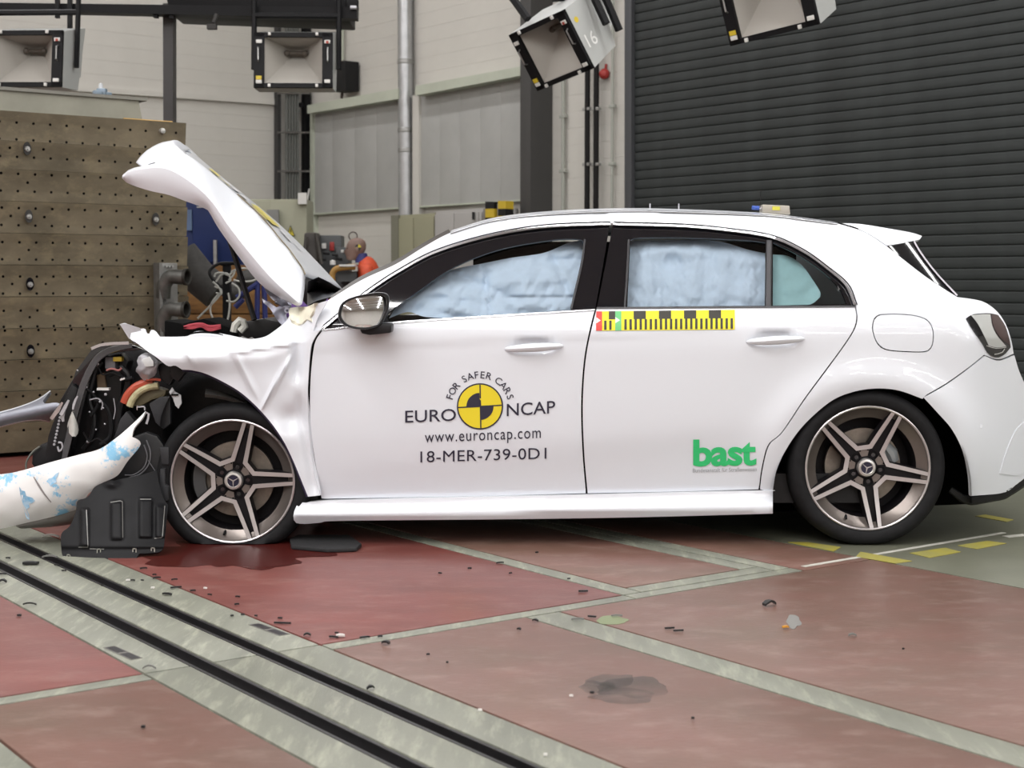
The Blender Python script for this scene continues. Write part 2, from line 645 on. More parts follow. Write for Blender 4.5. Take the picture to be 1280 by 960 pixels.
# the track itself
for a, b in ((UB, R1a), (R1b, R2a), (R2b, UC)):
    slab('concrete_strip', a, b, VMIN, V0, CONC)
    slab('concrete_strip', a, b, V0, VMAX, CONC)
for a, b in ((R1a, R1b), (R2a, R2b)):
    mb = MB()
    q = [TW(a, VMIN, -0.055), TW(b, VMIN, -0.055), TW(b, VMAX, -0.055), TW(a, VMAX, -0.055)]
    mb.hexa(q, (0, 0, -0.06))
    w_ = (b - a)
    for s in (a + 0.006, b - 0.006):
        mb.hexa([TW(s - 0.005, VMIN, -0.002), TW(s + 0.005, VMIN, -0.002), TW(s + 0.005, VMAX, -0.002), TW(s - 0.005, VMAX, -0.002)], (0, 0, -0.06))
    mb.tube([TW(a + w_ * 0.62, VMIN, -0.04), TW(a + w_ * 0.62, VMAX, -0.04)], w_ * 0.26, 8)
    mb.build('cable_slot', SLOT, floor)
# right of the track, near side of the cross joint
slab('red_panel', UC, US1, VMIN, VN, REDF)
slab('concrete_strip', US1, US2, VMIN, VN, CONC)
slab('red_panel', US2, UG, VMIN, VN - 0.001, REDF)
slab('concrete_strip', UC, UE, VN, V0, CONC)
# far side of it
slab('red_panel', UC, UE, V0, VMAX, REDV)
slab('concrete_strip', UE, UE2, V0, VMAX, CONC)
slab('red_panel', UE2, UF1, VB1, VMAX, REDF)
slab('concrete_strip', UE2, UFm, V0, VB1, CONC)
slab('concrete_strip', UE, UF2, VN, V0, CONC)
slab('concrete_strip', UF1, UFm, VB1, VMAX, CONC)
slab('concrete_strip', UFm, UF2, V0, VMAX, CONC)
slab('red_panel', UF2, UG, VN, VMAX, REDF)
slab('concrete_slab', UG, UMAX, VMIN, VMAX, HALLF)
# painted dashes and lifting slots
for q in ([(985, 677.5), (1010, 677.6), (1051, 683.6), (1042, 689)], [(1075.5, 689.6), (1140, 701), (1119, 704), (1070, 695.5)],
          [(1137, 691), (1181.6, 684.5), (1201, 689.6), (1162, 697)], [(1197, 681.7), (1234, 675.8), (1258, 679), (1221, 686)],
          [(1219, 645), (1232, 643), (1267, 649.5), (1258, 652)]):
    MB().prism([G(x, y, 0.0025) for x, y in q], (0, 0, -0.002)).build('yellow_dash', YEL, floor)
LINEW = mat('floor_line_white', (0.5, 0.49, 0.44), 0.5, var=0.2, scale=14)
for a, b, w_ in (((1004, 708.6), (1255, 666), 0.012), ((1257, 671.3), (1282, 668.8), 0.02)):
    ga, gb = G(*a), G(*b)
    d = (gb - ga).normalized()
    n = Vector((-d.y, d.x, 0)) * w_
    MB().hexa([ga + n + Vector((0, 0, .002)), ga - n + Vector((0, 0, .002)), gb - n + Vector((0, 0, .002)), gb + n + Vector((0, 0, .002))], (0, 0, -.0015)).build('painted_line', LINEW, floor)
for (xa, ya), (xb, yb) in (((136, 808.5), (171, 824)), ((317, 780), (356, 794))):
    ga, gb = G(xa, ya), G(xb, yb)
    d = (gb - ga)
    n = Vector((-d.y, d.x, 0)).normalized() * 0.013
    mb = MB()
    for s0, s1 in ((0.05, 0.46), (0.56, 0.97)):
        a, b = ga + d * s0, ga + d * s1
        mb.hexa([a + n + Vector((0, 0, .0015)), a - n + Vector((0, 0, .0015)), b - n + Vector((0, 0, .0015)), b + n + Vector((0, 0, .0015))], (0, 0, -.001))
    mb.hexa([ga + n * 1.4 + Vector((0, 0, .001)), ga - n * 1.4 + Vector((0, 0, .001)), gb - n * 1.4 + Vector((0, 0, .001)), gb + n * 1.4 + Vector((0, 0, .001))], (0, 0, -.0008), 1)
    mb.build('lifting_slot', [SLOT, mat('slot_frame', (0.11, 0.105, 0.095), 0.5)], floor)

# ---- walls and ceiling
wall_far = empty('wall_far', CORNER, kind='structure')
wall_side = empty('wall_side', CORNER, kind='structure')
def planks(parent, d, n, L):
    h = 0.19
    me = None
    k = int(HALL_H / h)
    for i in range(k):
        if me is None:
            mb = MB()
            p0 = CORNER.copy()
            mb.hexa([p0 + Vector((0, 0, .0005)), p0 + d * L + Vector((0, 0, .0005)), p0 + d * L + Vector((0, 0, h - .0005)), p0 + Vector((0, 0, h - .0005))], n * -0.1)
            o = mb.build('cladding_plank', WALLW, parent, bevel=0.0008, angle=8, recalc=True)
            me = o.data
        else:
            o = link('cladding_plank', me, parent)
        o.location = (0, 0, i * h)
planks(wall_far, WC, -WR, 22.0)
planks(wall_side, -WR, WC, 62.0)
def wallbox(name, a, b, n, m=WALLW):
    MB().hexa([Vector((a.x, a.y, 0)), Vector((b.x, b.y, 0)), Vector((b.x, b.y, HALL_H)), Vector((a.x, a.y, HALL_H))], n).build(name, m, recalc=True)['kind'] = 'structure'
A = CORNER - WR * 62
B = CORNER + WC * 22
Cc = CORNER - WR * 62 + WC * 22
wallbox('wall_near', A, Cc, -WR * 0.1)
wallbox('wall_left', B, Cc, WC * 0.1)
mb = MB()
mb.hexa([Vector((p.x, p.y, HALL_H)) for p in (CORNER, B, Cc, A)], (0, 0, 0.15))
ceil = mb.build('ceiling', CEIL, recalc=True)
ceil['kind'] = 'structure'
# roof beams, seen in the door mirror
BEAM = mat('beam_white', (0.6, 0.6, 0.6), 0.6)
for s_ in (4, 9, 14, 19, 24, 29, 34, 39, 44, 49, 54, 59):
    MB().hexa([CORNER - WR * s_ + WC * t_ + Vector((0, 0, z_)) for t_, z_ in ((0.1, HALL_H - .45), (21.9, HALL_H - .45), (21.9, HALL_H), (0.1, HALL_H))], WR * 0.18).build('roof_beam', BEAM, ceil, recalc=True)

# grey sliding doors on the side wall
for n_, q in ((2, [(388, 143.5), (498, 124), (498, 260.6), (388, 268.4)]), (3, [(524, 119), (651, 94.5), (651, 251), (524, 259)])):
    d = empty('door_%d' % n_, on1(q[3][0], q[3][1], 0.05), kind='structure')
    nseg = 4 if n_ == 2 else 5
    for i in range(nseg):
        a, b = i / nseg, (i + 1) / nseg
        e = 0.0004
        L = lambda u, v: (q[0][0] + (q[1][0] - q[0][0]) * u, (1 - v) * (q[0][1] + (q[1][1] - q[0][1]) * u) + v * (q[3][1] + (q[2][1] - q[3][1]) * u))
        mb = MB()
        quad1(mb, [L(a + e, 0), L(b - e, 0), L(b - e, 1), L(a + e, 1)], 0.06, 0.05)
        mb.build('door_panel', GREYD, d, bevel=0.001, recalc=True)
    mb = MB()
    quad1(mb, [(q[3][0], q[3][1] - 1.6), (q[2][0], q[2][1] - 1.6), (q[2][0], q[2][1] + 0.4), (q[3][0], q[3][1] + 0.4)], 0.09, 0.08)
    mb.build('bottom_rail', RAILG, d, recalc=True)
for i, q in enumerate(([(384, 131.5), (498, 110.5), (498, 123.5), (384, 142)], [(519, 107.5), (651, 83), (651, 94.5), (519, 119.5)])):
    mb = MB()
    quad1(mb, q, 0.22, 0.22)
    o = mb.build('trim_%d' % (i + 1), RAILG, recalc=True)
    o['kind'] = 'structure'
mb = MB()
quad2(mb, [(-60, 97.5), (346, 124.5), (346, 131), (-60, 103)], 0.05, 0.05)
mb.build('trim_5', WALLW, recalc=True)['kind'] = 'structure'
mb = MB()
quad1(mb, [(515.5, 119.5), (523.5, 118.5), (523.5, 268), (515.5, 269)], 0.1, 0.1)
mb.build('trim_3', WALLW, recalc=True)['kind'] = 'structure'
mb = MB()
quad1(mb, [(387.5, 141), (390.5, 140.5), (390.5, 480), (387.5, 480)], 0.1, 0.1)
mb.build('trim_4', RAILG, recalc=True)['kind'] = 'structure'
# column
mb = MB()
COLM = mat('column_dark', (0.055, 0.053, 0.052), 0.55)
p_ = on1(676, 300, 0.0)
a_, b_ = on1(650, 300, 0.34), on1(663, 300, 0.34)
for z0, z1 in ((0, HALL_H),):
    w_ = (b_ - a_).dot(WR)
    base = Vector((b_.x, b_.y, 0))
    mb.hexa([base + Vector((0, 0, 0)), base - WR * -abs(w_), base - WR * -abs(w_) + Vector((0, 0, HALL_H)), base + Vector((0, 0, HALL_H))], WC * -0.34)
o = mb.build('steel_column', COLM, recalc=True, bevel=0.006)
o['kind'] = 'structure'

# roller shutter
sh = empty('door_1', on1(789, 355, 0.03), kind='structure')
pa, pb = on1(789, 355, 0.04), None
pa = Vector((pa.x, pa.y, 0))
SL = 8.2
SLH = 0.1
mb = MB()
prof = [(0.0, -0.006), (0.002, 0.004), (0.008, 0.007), (0.05, 0.009), (0.086, 0.008), (0.0915, 0.005), (0.092, -0.012), (0.1, -0.012)]
rows = [[pa + WC * w + Vector((0, 0, z)), pa - WR * SL + WC * w + Vector((0, 0, z))] for z, w in prof]
mb.grid(rows)
o = mb.build('slat', SHUT, sh, angle=25)
nv = o.data.polygons[2].normal
if nv.dot(WC) < 0: o.data.flip_normals()
for i in range(1, 48):
    c = link('slat', o.data, sh)
    c.location = (0, 0, i * SLH)
MB().hexa([pa - WC * 0.03, pa - WR * SL - WC * 0.03, pa - WR * SL - WC * 0.03 + Vector((0, 0, 4.8)), pa - WC * 0.03 + Vector((0, 0, 4.8))], WC * -0.005).build('backing', DARK, sh, recalc=True)
mb = MB()
quad1(mb, [(780.5, -90), (789, -92), (789, 470), (780.5, 470)], 0.10, 0.1)
mb.build('guide_rail', SHUTF, sh, recalc=True, bevel=0.004)
# ================================================================== THE CAR
YN = 5.90                 # depth of the widest part of the near side
YC = YN + 0.90            # centre line
CARX = 0.02
car = empty('car', (CARX, YC, 0), 'white hatchback with a crushed front end, raised bent bonnet and lettered door', 'car')

_k = np.array([(700, .09), (660, .075), (640, .066), (620, .054), (600, .040), (570, .024), (540, .013), (500, .006), (460, .002), (435, 0), (420, .0015), (408, .008),
               (398, .020), (388, .034), (375, .054), (350, .100), (320, .156), (295, .206), (283, .236), (275, .268), (268, .325), (262, .41), (255, .52), (230, .9)])[::-1]
def _pchip(x, xs, ys):
    h = np.diff(xs); d = np.diff(ys) / h
    m = np.zeros(len(xs))
    for i in range(1, len(xs) - 1):
        if d[i - 1] * d[i] > 0:
            w1, w2 = 2 * h[i] + h[i - 1], h[i] + 2 * h[i - 1]
            m[i] = (w1 + w2) / (w1 / d[i - 1] + w2 / d[i])
    m[0], m[-1] = d[0], d[-1]
    x = np.clip(x, xs[0], xs[-1])
    i = np.clip(np.searchsorted(xs, x) - 1, 0, len(xs) - 2)
    t = (x - xs[i]) / h[i]
    return ((1 + 2 * t) * (1 - t) ** 2 * ys[i] + t * (1 - t) ** 2 * h[i] * m[i] + t * t * (3 - 2 * t) * ys[i + 1] + t * t * (t - 1) * h[i] * m[i + 1])
def sigm(x): return 1 / (1 + np.exp(-np.clip(x, -40, 40)))
def softp(x): return np.log1p(np.exp(np.clip(x, -40, 40)))

def WB(px, py):
    px, py = np.asarray(px, float), np.asarray(py, float)
    w = _pchip(py, _k[:, 0], _k[:, 1])
    w = w + ((px - 720) / 500.0) ** 2 * 0.012
    # tail
    t0 = np.clip(1090 + (py - 290) * 0.80, 1085, 1195)
    w = w + 0.20 * (np.clip(px - t0, 0, None) / 100.0) ** 2
    # shoulder crease and the hollow of the lower doors
    c = py - (437 - 0.045 * (px - 400))
    w = w + 0.0045 * sigm(c / 2.2) * np.exp(-np.clip(c, 0, None) / 45) * sigm((950 - px) / 60) * sigm((py - 395) / 4)
    c2 = py - (590 - 0.118 * (px - 470))
    w = w + 0.014 * softp(c2 / 7.0) * 0.28 * np.exp(-np.clip(c2, 0, None) / 60.0) * sigm((px - 440) / 20) * sigm((940 - px) / 18)
    # arch flare at the rear
    r = np.hypot((px - 1090) / 1.0, (py - 590) / 0.9)
    w = w - 0.022 * np.exp(-((r - 128) / 26.0) ** 2) * sigm((600 - py) / 20)
    # hollow shoulder above the rear arch
    return w

def handle_dent(px, py, cx, cy):
    return 0.028 * np.exp(-(((px - cx) / 25) ** 2 + ((py - cy) / 8.5) ** 2) ** 2)
def WFD(px, py): return WB(px, py) + handle_dent(px, py, 667, 433)
def WRD(px, py): return WB(px, py) + handle_dent(px, py, 968, 424)

# ---- doors
front_edge = [(403, 413.5), (395, 425), (391.5, 440), (388.5, 470), (387.5, 505), (389, 540), (394.5, 580), (402, 623)]
mid_edge = [(745, 386), (741, 400), (732.5, 440), (728.5, 480), (727.5, 520), (729.5, 570), (733.5, 616.5)]
fd = sheet('front_door', [[(404, 412), (490, 403), (600, 396), (744, 387)], [(x - 1.1, y) for x, y in mid_edge], [(732, 616.5), (600, 620), (402, 623.5)], front_edge[::-1]], WFD, WHITE, car, step=7)
rear_edge = [(1068.5, 384), (1070.5, 396), (1067, 411), (1054, 432), (1029, 466), (1004, 500), (977, 540), (960, 556), (952, 585), (948.5, 611)]
rd = sheet('rear_door', [[(746, 386), (860, 385), (1068, 384)], rear_edge, [(948, 611.5), (840, 614.5), (735, 616.5)], [(x + 1.1, y) for x, y in mid_edge[::-1]]], WRD, WHITE, car, step=7)

# ---- body side with roof rail and pillars
win_top = [(1070, 382), (1058, 355), (1034, 333.5), (1004, 312.5), (964, 295), (905, 286), (851, 281), (766, 278.8), (744, 279), (676, 282.5), (610, 293.5), (545, 313), (500, 336.5), (465, 359.5), (440, 379), (403, 410)]
arch_r = [(966, 613), (971, 587), (985, 558), (1006, 530), (1038, 502), (1066, 490), (1094.6, 485.7), (1123, 488), (1153, 498.5)]
roof_line = [(411, 375), (452, 350), (495, 330), (530, 308.5), (563, 291), (609, 277), (652, 270.3), (700, 266.5), (741, 264.6), (802, 263.6), (884, 265.6), (940, 268), (982, 271), (1047, 279.5)]
body = sheet('body_side', [roof_line, [(1047, 279.5), (1080, 290), (1108, 307.5)], [(1108, 307.5), (1130, 325), (1156, 345), (1180, 361), (1197, 371.5)],
                           [(1197, 371.5), (1216, 374), (1231, 378), (1246, 389), (1257, 405), (1264, 425), (1267, 442)], [(1267, 442), (1248, 449), (1230, 443.5)], [(1230, 443.5), (1208, 461), (1181, 480), (1154, 495.5)],
                           arch_r[::-1], [(966, 613), (950, 613)], [(x + 1.6, y + .4) for x, y in rear_edge[::-1]], win_top, [(403, 410), (394, 420), (392, 414), (398, 397), (411, 375)]],
             WB, WHITE, car, step=8,
             holes=[[[(1100, 392.6), (1120, 392), (1144, 394), (1160, 400), (1166.5, 412), (1167, 426), (1163, 437), (1154, 440.5), (1130, 440), (1109, 438), (1098, 432), (1092, 420), (1090, 408), (1093, 397), (1100, 392.6)]]])
flap = sheet('fuel_flap', [[(1101, 393.8), (1120, 393.2), (1144, 395.2), (1159, 401), (1165.3, 412), (1165.8, 426), (1162, 436), (1153, 439.3), (1130, 438.8), (1110, 436.8), (1099.2, 431), (1093.3, 420), (1091.4, 408), (1094, 398), (1101, 393.8)]], WB, WHITE, car, step=6)
sheet('flap_backing', [[(1092, 392), (1166, 392), (1166, 441), (1092, 441)]], lambda x, y: WB(x, y) + 0.02, DARK, car, step=20, thick=0)
# dark strips added behind the shut lines as the shade in the gaps
gb = MB()
for pth in (mid_edge, rear_edge, front_edge, [(402, 624), (734, 617), (950, 612)], [(1153, 495), (1181, 480), (1208, 461), (1230, 443.5)], [(1047, 279.5), (1080, 290), (1108, 307.5)]):
    ribbon(gb, pth, 4 if pth[0][0] == 1047 else 9, 0.017, WB, prof=((-1, 0), (1, 0)))
gap_strips = gb.build('door_seal', DARK, car)

# ---- rear bumper
bump = sheet('rear_bumper', [[(1154.5, 497), (1182, 481.3), (1209, 462.3), (1231, 445)], [(1231, 445), (1249, 451), (1268, 444)], [(1268, 444), (1274, 464), (1283, 484), (1297, 512), (1303, 545), (1299, 575), (1288, 592)],
                             [(1288, 592), (1270, 606), (1254, 616), (1213, 620)], [(1213, 620), (1211, 594), (1204, 565), (1190, 537), (1172, 516), (1154.5, 497)]], WB, WHITE, car, step=8)
lp = MB()
ribbon(lp, [(1188, 612), (1204, 624), (1216, 626), (1254, 620), (1270, 610), (1296, 592)], [8, 12, 10, 10, 12], 0.0, WB, prof=((-1, .03), (-.7, 0), (.6, 0), (1, .03)), smooth=False)
lp.build('bumper_lip', BLK, car)
ins = sheet('bumper_insert', [[(1293, 520), (1272, 535), (1258, 565), (1250, 592)], [(1250, 592), (1272, 594), (1292, 582)], [(1292, 582), (1298, 550), (1293, 520)]], lambda x, y: WB(x, y) - 0.004, WHITE, car, step=6, thick=0.02)
sn = MB()
c0 = PV(1226, 533, YN + float(WB(1226, 533)) - .002)
sn.lathe([(0.0, 0), (0.008, 0.0), (0.0095, 0.004)], c0, (0, 1, 0), 16)
sn.build('parking_sensor', WHITE, car)

# ---- far side
far = [mirrored(o) for o in (fd, rd, body, bump)]

# ---- roof, windscreen, rear window, tailgate: skins between the two sides
def span(name, line, m, crown, n=14, w_extra=0.0, bulge=0.0, drop=0.0, thick=0.0, sideW=None):
    pts = stepped(crom(line, 8) if len(line) > 2 else line, 10)
    rows = []
    for x, y in pts:
        a = P(x, y, YN + float(WB(x, y)) + w_extra)
        b = a.copy(); b[1] = 2 * YC - a[1]
        row = []
        for i in range(n + 1):
            s = i / n
            q = a * (1 - s) + b * s
            k = 4 * s * (1 - s)
            q[2] += crown * (k ** 0.8) - drop
            q[0] += bulge * k
            row.append(tuple(q))
        rows.append(row)
    mb = MB()
    mb.grid(rows)
    o = mb.build(name, m, car, recalc=False, angle=60)
    if thick:
        md = o.modifiers.new('thickness', 'SOLIDIFY'); md.thickness = thick
    return o
span('roof', [(x, y - 0.8) for x, y in roof_line[4:]], WHITE, 0.028, w_extra=0.006)
rf = MB()
ribbon(rf, [(x, y + 1.2) for x, y in roof_line[4:]], 1.3, -0.003, WB, prof=((-1, 0), (1, 0)))
rf.build('roof_seam', mat('seam_grey', (0.12, 0.12, 0.12), 0.6), car)
span('windscreen', [(406, 377), (450, 349), (494, 328), (530, 306), (561, 288)], BLKG, 0.012, w_extra=0.004, bulge=-0.02)
ws = MB()
ribbon(ws, [(414, 373), (452, 347.5), (495, 327.5), (530, 306), (562, 288.5)], 5, 0.006, WB, prof=((-1, -.004), (1, -.004)))
ws.build('windscreen_edge', mat('frit_grey', (0.07, 0.065, 0.06), 0.3), car)
# spoiler
sp = sheet('roof_spoiler', [[(1048.5, 279), (1075, 280), (1110, 285.5), (1140, 291), (1152.5, 295)], [(1152.5, 295), (1150, 299), (1141, 301)], [(1141, 301), (1124, 304.5), (1108.5, 306.8)], [(1108.5, 306.8), (1080, 289), (1048.5, 279)]],
           lambda x, y: np.minimum(WB(x, y), 0.36) + 0.002 + 0.04 * np.clip((295 - y) / 15, 0, 1) ** 2, WHITE, car, step=5)
mirrored(sp)
def span2(name, line, m, crown=0.0, bulge=0.0, W=None, n=12):
    pts = stepped(line, 8)
    rows = []
    for x, y in pts:
        a = P(x, y, YN + (W if W is not None else float(WB(x, y))))
        b = a.copy(); b[1] = 2 * YC - a[1]
        row = []
        for i in range(n + 1):
            s = i / n
            q = a * (1 - s) + b * s
            k = 4 * s * (1 - s)
            q[2] += crown * k
            q[0] += bulge * k
            row.append(tuple(q))
        rows.append(row)
    return MB().grid(rows).build(name, m, car, angle=60)
span2('spoiler_top', crom([(1040, 277.3), (1075, 279.5), (1110, 285), (1140, 290.5), (1152.5, 294.5)], 6), WHITE, 0.012, 0.03, W=0.36)
span2('spoiler_under', [(1152, 296), (1142, 301.5), (1128, 304)], WHITE, 0.0, 0.03, W=0.36)
tri = sheet('rear_side_panel', [[(1109, 308), (1125, 305), (1142, 301.5)], [(1142, 301.5), (1150, 316), (1168, 340), (1196, 370)], [(1196, 370), (1180, 360), (1156, 344), (1130, 324.2), (1109, 308)]], lambda x, y: WB(x, y) + 0.004, BLKG, car, step=6)
ed = MB()
ribbon(ed, [(1142.5, 301.5), (1151, 316), (1170, 341), (1196.5, 369.5)], 2.4, -0.006, WB)
ed.build('rear_window_trim', mat('trim_lilac', (0.5, 0.48, 0.52), 0.3), car)
span2('rear_window', crom([(1143, 301.5), (1151, 315), (1170, 340), (1198, 371)], 6), mat('rear_glass', (.006, .006, .008), .6, spec=0.0), 0.0, 0.075)
span2('tailgate', crom([(1197, 371.5), (1216, 374), (1231, 378), (1246, 389), (1257, 405), (1264, 425), (1267, 442), (1274, 464)], 6), WHITE, 0.0, 0.03)
span2('bumper_skin', crom([(1274, 464), (1283, 484), (1297, 512), (1303, 545), (1299, 575), (1288, 592), (1262, 612)], 6), WHITE, 0.0, 0.05)

# ---- tail lamp
def WT(x, y): return WB(x, y) - 0.007
tl = sheet('tail_lamp', [[(1208, 397.5), (1216, 393), (1230, 391.5), (1240, 391.8), (1248, 394)], [(1248, 394), (1257, 408), (1262, 425), (1263.5, 434)], [(1263.5, 434), (1256, 443), (1246, 447), (1236, 442), (1230, 432)], [(1230, 432), (1222, 420), (1214, 408), (1208, 397.5)]], WT, BLKG, car, step=5, thick=0.02)
sheet('lamp_reflector', [[(1214, 394), (1228, 392.6), (1238, 392.8)], [(1238, 392.8), (1240, 406), (1246, 419), (1258, 433)], [(1258, 433), (1246, 434.5), (1236, 432)], [(1236, 432), (1229, 417), (1222, 404), (1214, 394)]], lambda x, y: WT(x, y) - 0.002, mat('lamp_silver', (0.42, 0.43, 0.42), 0.25, 0.2), tl, step=5, thick=0.003)
sheet('red_lens', [[(1239.5, 393), (1248, 395), (1256, 408), (1262, 425), (1263, 432)], [(1263, 432), (1253, 425), (1245, 414), (1241, 404), (1239.5, 393)]], lambda x, y: WT(x, y) - 0.002, mat('lens_red', (0.028, 0.010, 0.011), 0.12, coat=0.4), tl, step=5, thick=0.003)
chb = MB()
ribbon(chb, [(1233, 432), (1245, 435.5), (1258, 434)], 1.4, -0.004, WT)
ribbon(chb, [(1243, 443), (1252, 441), (1256, 436)], 2.2, -0.004, WT)
chb.build('lamp_trim', CHROME, tl)

# ---- sill
def WS(px, py):
    top = np.interp(px, [385, 733, 965], [627, 618, 613])
    bot = np.interp(px, [385, 640, 965], [652, 648, 643])
    t = np.clip((py - top) / (bot - top), -.2, 1.3)
    return 0.040 - 0.036 * sigm((t - 0.42) * 12) + 0.02 * np.clip(t - 0.72, 0, None) ** 1 * 3.0
sill = sheet('side_skirt', [[(374, 625), (381, 629), (390, 627), (440, 624.7), (733, 618.2), (949, 613.2), (966, 614)], [(966, 614), (966, 642)], [(966, 642), (800, 646.5), (640, 649), (430, 651), (400, 653.5), (381, 655)], [(381, 655), (369, 653), (367, 642), (374, 625)]], WS, WHITE, car, step=6, thick=0.03)
mirrored(sill)
ub = MB()
q = [PV(378, 640, YN + .1), PV(1010, 640, YN + .1)]
ub.hexa([(q[0].x, YN + .09, .165), (q[1].x + .25, YN + .09, .165), (q[1].x + .25, 2 * YC - YN - .09, .165), (q[0].x, 2 * YC - YN - .09, .165)], (0, 0, .12))
ub.build('floor_pan', BLK, car, recalc=True)

# ---- window surrounds, glass and trim
def WG(x, y): return WB(x, y) + 0.012
dlo_f = [[(404, 411.5), (440, 381), (466, 361), (501, 339), (546, 315.8), (611, 296), (677, 285), (744, 281.5), (762, 281)], [(762, 281), (754, 330), (744, 386)], [(744, 386), (600, 396), (490, 402.5), (404, 411.5)]]
clear_f = [[(486, 402), (486, 391), (520, 366), (566, 335), (624, 312), (690, 300), (722, 299), (731, 302)], [(731, 302), (726, 330), (713, 387.2)], [(713, 387.2), (600, 395), (486, 402)]]
wf = sheet('front_window_surround', dlo_f, WG, BLKG, car, step=8, holes=[clear_f], thick=0.008)
dlo_r = [[(766, 281), (851, 283.5), (904, 288.5), (963, 297.5), (1003, 315), (1032, 336), (1056, 357), (1068.5, 382.5)], [(1068.5, 382.5), (900, 384), (746, 385.5)], [(746, 385.5), (757, 330), (766, 281)]]
clear_r = [[(788, 300), (800, 297), (860, 297), (930, 300), (957, 303)], [(957, 303), (956, 382)], [(956, 382), (784, 383.5)], [(784, 383.5), (788, 300)]]
clear_q = [[(966, 303), (1000, 320), (1030, 341), (1050, 362), (1058, 380)], [(1058, 380), (966, 382)], [(966, 382), (966, 303)]]
wr = sheet('rear_window_surround', dlo_r, WG, BLKG, car, step=8, holes=[clear_r, clear_q], thick=0.008)
GL = glass_mat('window_glass', (0.94, 0.96, 0.97))
def WLIN(x, y): return 0.034 + (388 - np.asarray(y, float)) * 0.00192 + 0.018 + ((np.asarray(x, float) - 720) / 500.0) ** 2 * 0.012
GL2 = glass_mat('window_glass_tinted', (0.84, 0.90, 0.90))
sheet('front_window', clear_f, WLIN, GL, car, step=14, thick=0)
sheet('rear_window_pane', clear_r, WLIN, GL, car, step=14, thick=0)
sheet('quarter_window', clear_q, WLIN, GL2, car, step=14, thick=0)
tr = MB()
ribbon(tr, [(404, 410), (440, 380), (465, 360.5), (500, 338), (545, 314.6), (610, 295.2), (676, 284), (744, 280.3), (763, 280)], 4.2, -0.004, WB)
ribbon(tr, [(767, 280), (851, 282.4), (905, 287.3), (964, 296.4), (1004, 314), (1034, 335), (1058, 356.5), (1069, 381)], 4.2, -0.004, WB)
ribbon(tr, [(402, 412.5), (490, 403.2), (600, 396), (744, 387)], 2.8, -0.004, WB)
tr.build('window_trim', CHROME, car)
tk = MB()
ribbon(tk, [(404, 407), (440, 377.4), (465, 358), (500, 335.5), (545, 312.2), (610, 292.7), (676, 281.4), (744, 277.7), (763, 277.4)], 1.3, -0.003, WB, prof=((-1, 0), (1, 0)))
ribbon(tk, [(767, 277.4), (851, 279.8), (905, 284.7), (964, 293.7), (1004, 311.4), (1034, 332.5), (1060.5, 355), (1071.5, 381)], 1.3, -0.003, WB, prof=((-1, 0), (1, 0)))
tk.build('trim_joint', DARK, car)
tb = MB()
ribbon(tb, [(746, 385.2), (860, 384.5), (1069, 383.2)], 2.6, -0.003, WB)
ribbon(tb, [(961.5, 300), (960.5, 383)], 7, 0.004, WB)
tb.build('rear_window_seal', mat('seal_grey', (0.055, 0.055, 0.06), 0.45), car)
for pth in ([(731, 299), (727, 330), (714, 386)], [(786, 299), (784, 340), (781, 384)]):
    ribbon(MB(), pth, 3, 0.008, WB).build('pillar_seal', mat('seal_dark', (0.03, 0.03, 0.034), 0.4), car)

# ---- inflated curtain airbags
BAG = mat('airbag_fabric', (0.66, 0.79, 0.94), 0.75, var=0.06, scale=14, bump=0.12, bscale=26)
BAGT = mat('airbag_fabric_teal', (0.45, 0.66, 0.70), 0.75, var=0.10, scale=10, bump=0.15, bscale=26)
def nz(px, py, f, s=0.0):
    return np.array([noise.noise(Vector((a * f, b * f, s))) for a, b in zip(np.ravel(px), np.ravel(py))]).reshape(np.shape(px))
def fold(px, py, a, b, amp, wd):
    a, b = np.array(a, float), np.array(b, float)
    d = b - a; L = np.hypot(*d); d = d / L
    s = (px - a[0]) * d[0] + (py - a[1]) * d[1]
    n = -(px - a[0]) * d[1] + (py - a[1]) * d[0]
    return amp * sigm(s / 6) * sigm((L - s) / 6) * np.exp(-(n / wd) ** 2)
def WA(px, py):
    w = WB(px, py) + 0.105
    w = w - 0.030 * np.exp(-((px - 540) / 55) ** 2 - ((py - 385) / 40) ** 2) - 0.035 * np.exp(-((px - 665) / 50) ** 2 - ((py - 345) / 30) ** 2)
    for x0 in (606,): w = w + 0.012 * np.exp(-((px - x0 - (py - 340) * 0.12) / 2.0) ** 2)
    w = w + 0.008 * np.exp(-((py - 371) / 1.6) ** 2) * sigm((px - 625) / 4)
    w = w + 0.020 * nz(px * 1.0, py * 2.2, 0.028, 3.1) + 0.011 * nz(px * 2 + py, py * 2.0, 0.05, 8.2)
    for a_, b_ in (((500, 384), (590, 398)), ((560, 340), (640, 372)), ((690, 318), (716, 380)), ((610, 336), (600, 392)), ((660, 330), (725, 322)), ((540, 372), (600, 380))): w = w + fold(px, py, a_, b_, .014, 4.5)
    return w
bag = sheet('curtain_airbag', [[(486, 398), (500, 378), (530, 352), (566, 337), (605, 329), (640, 322), (680, 316), (712, 303), (734, 300)], [(734, 300), (742, 330), (728, 396)], [(728, 396), (600, 402), (560, 398), (530, 396), (510, 390), (486, 398)]], WA, BAG, car, step=4, thick=0)
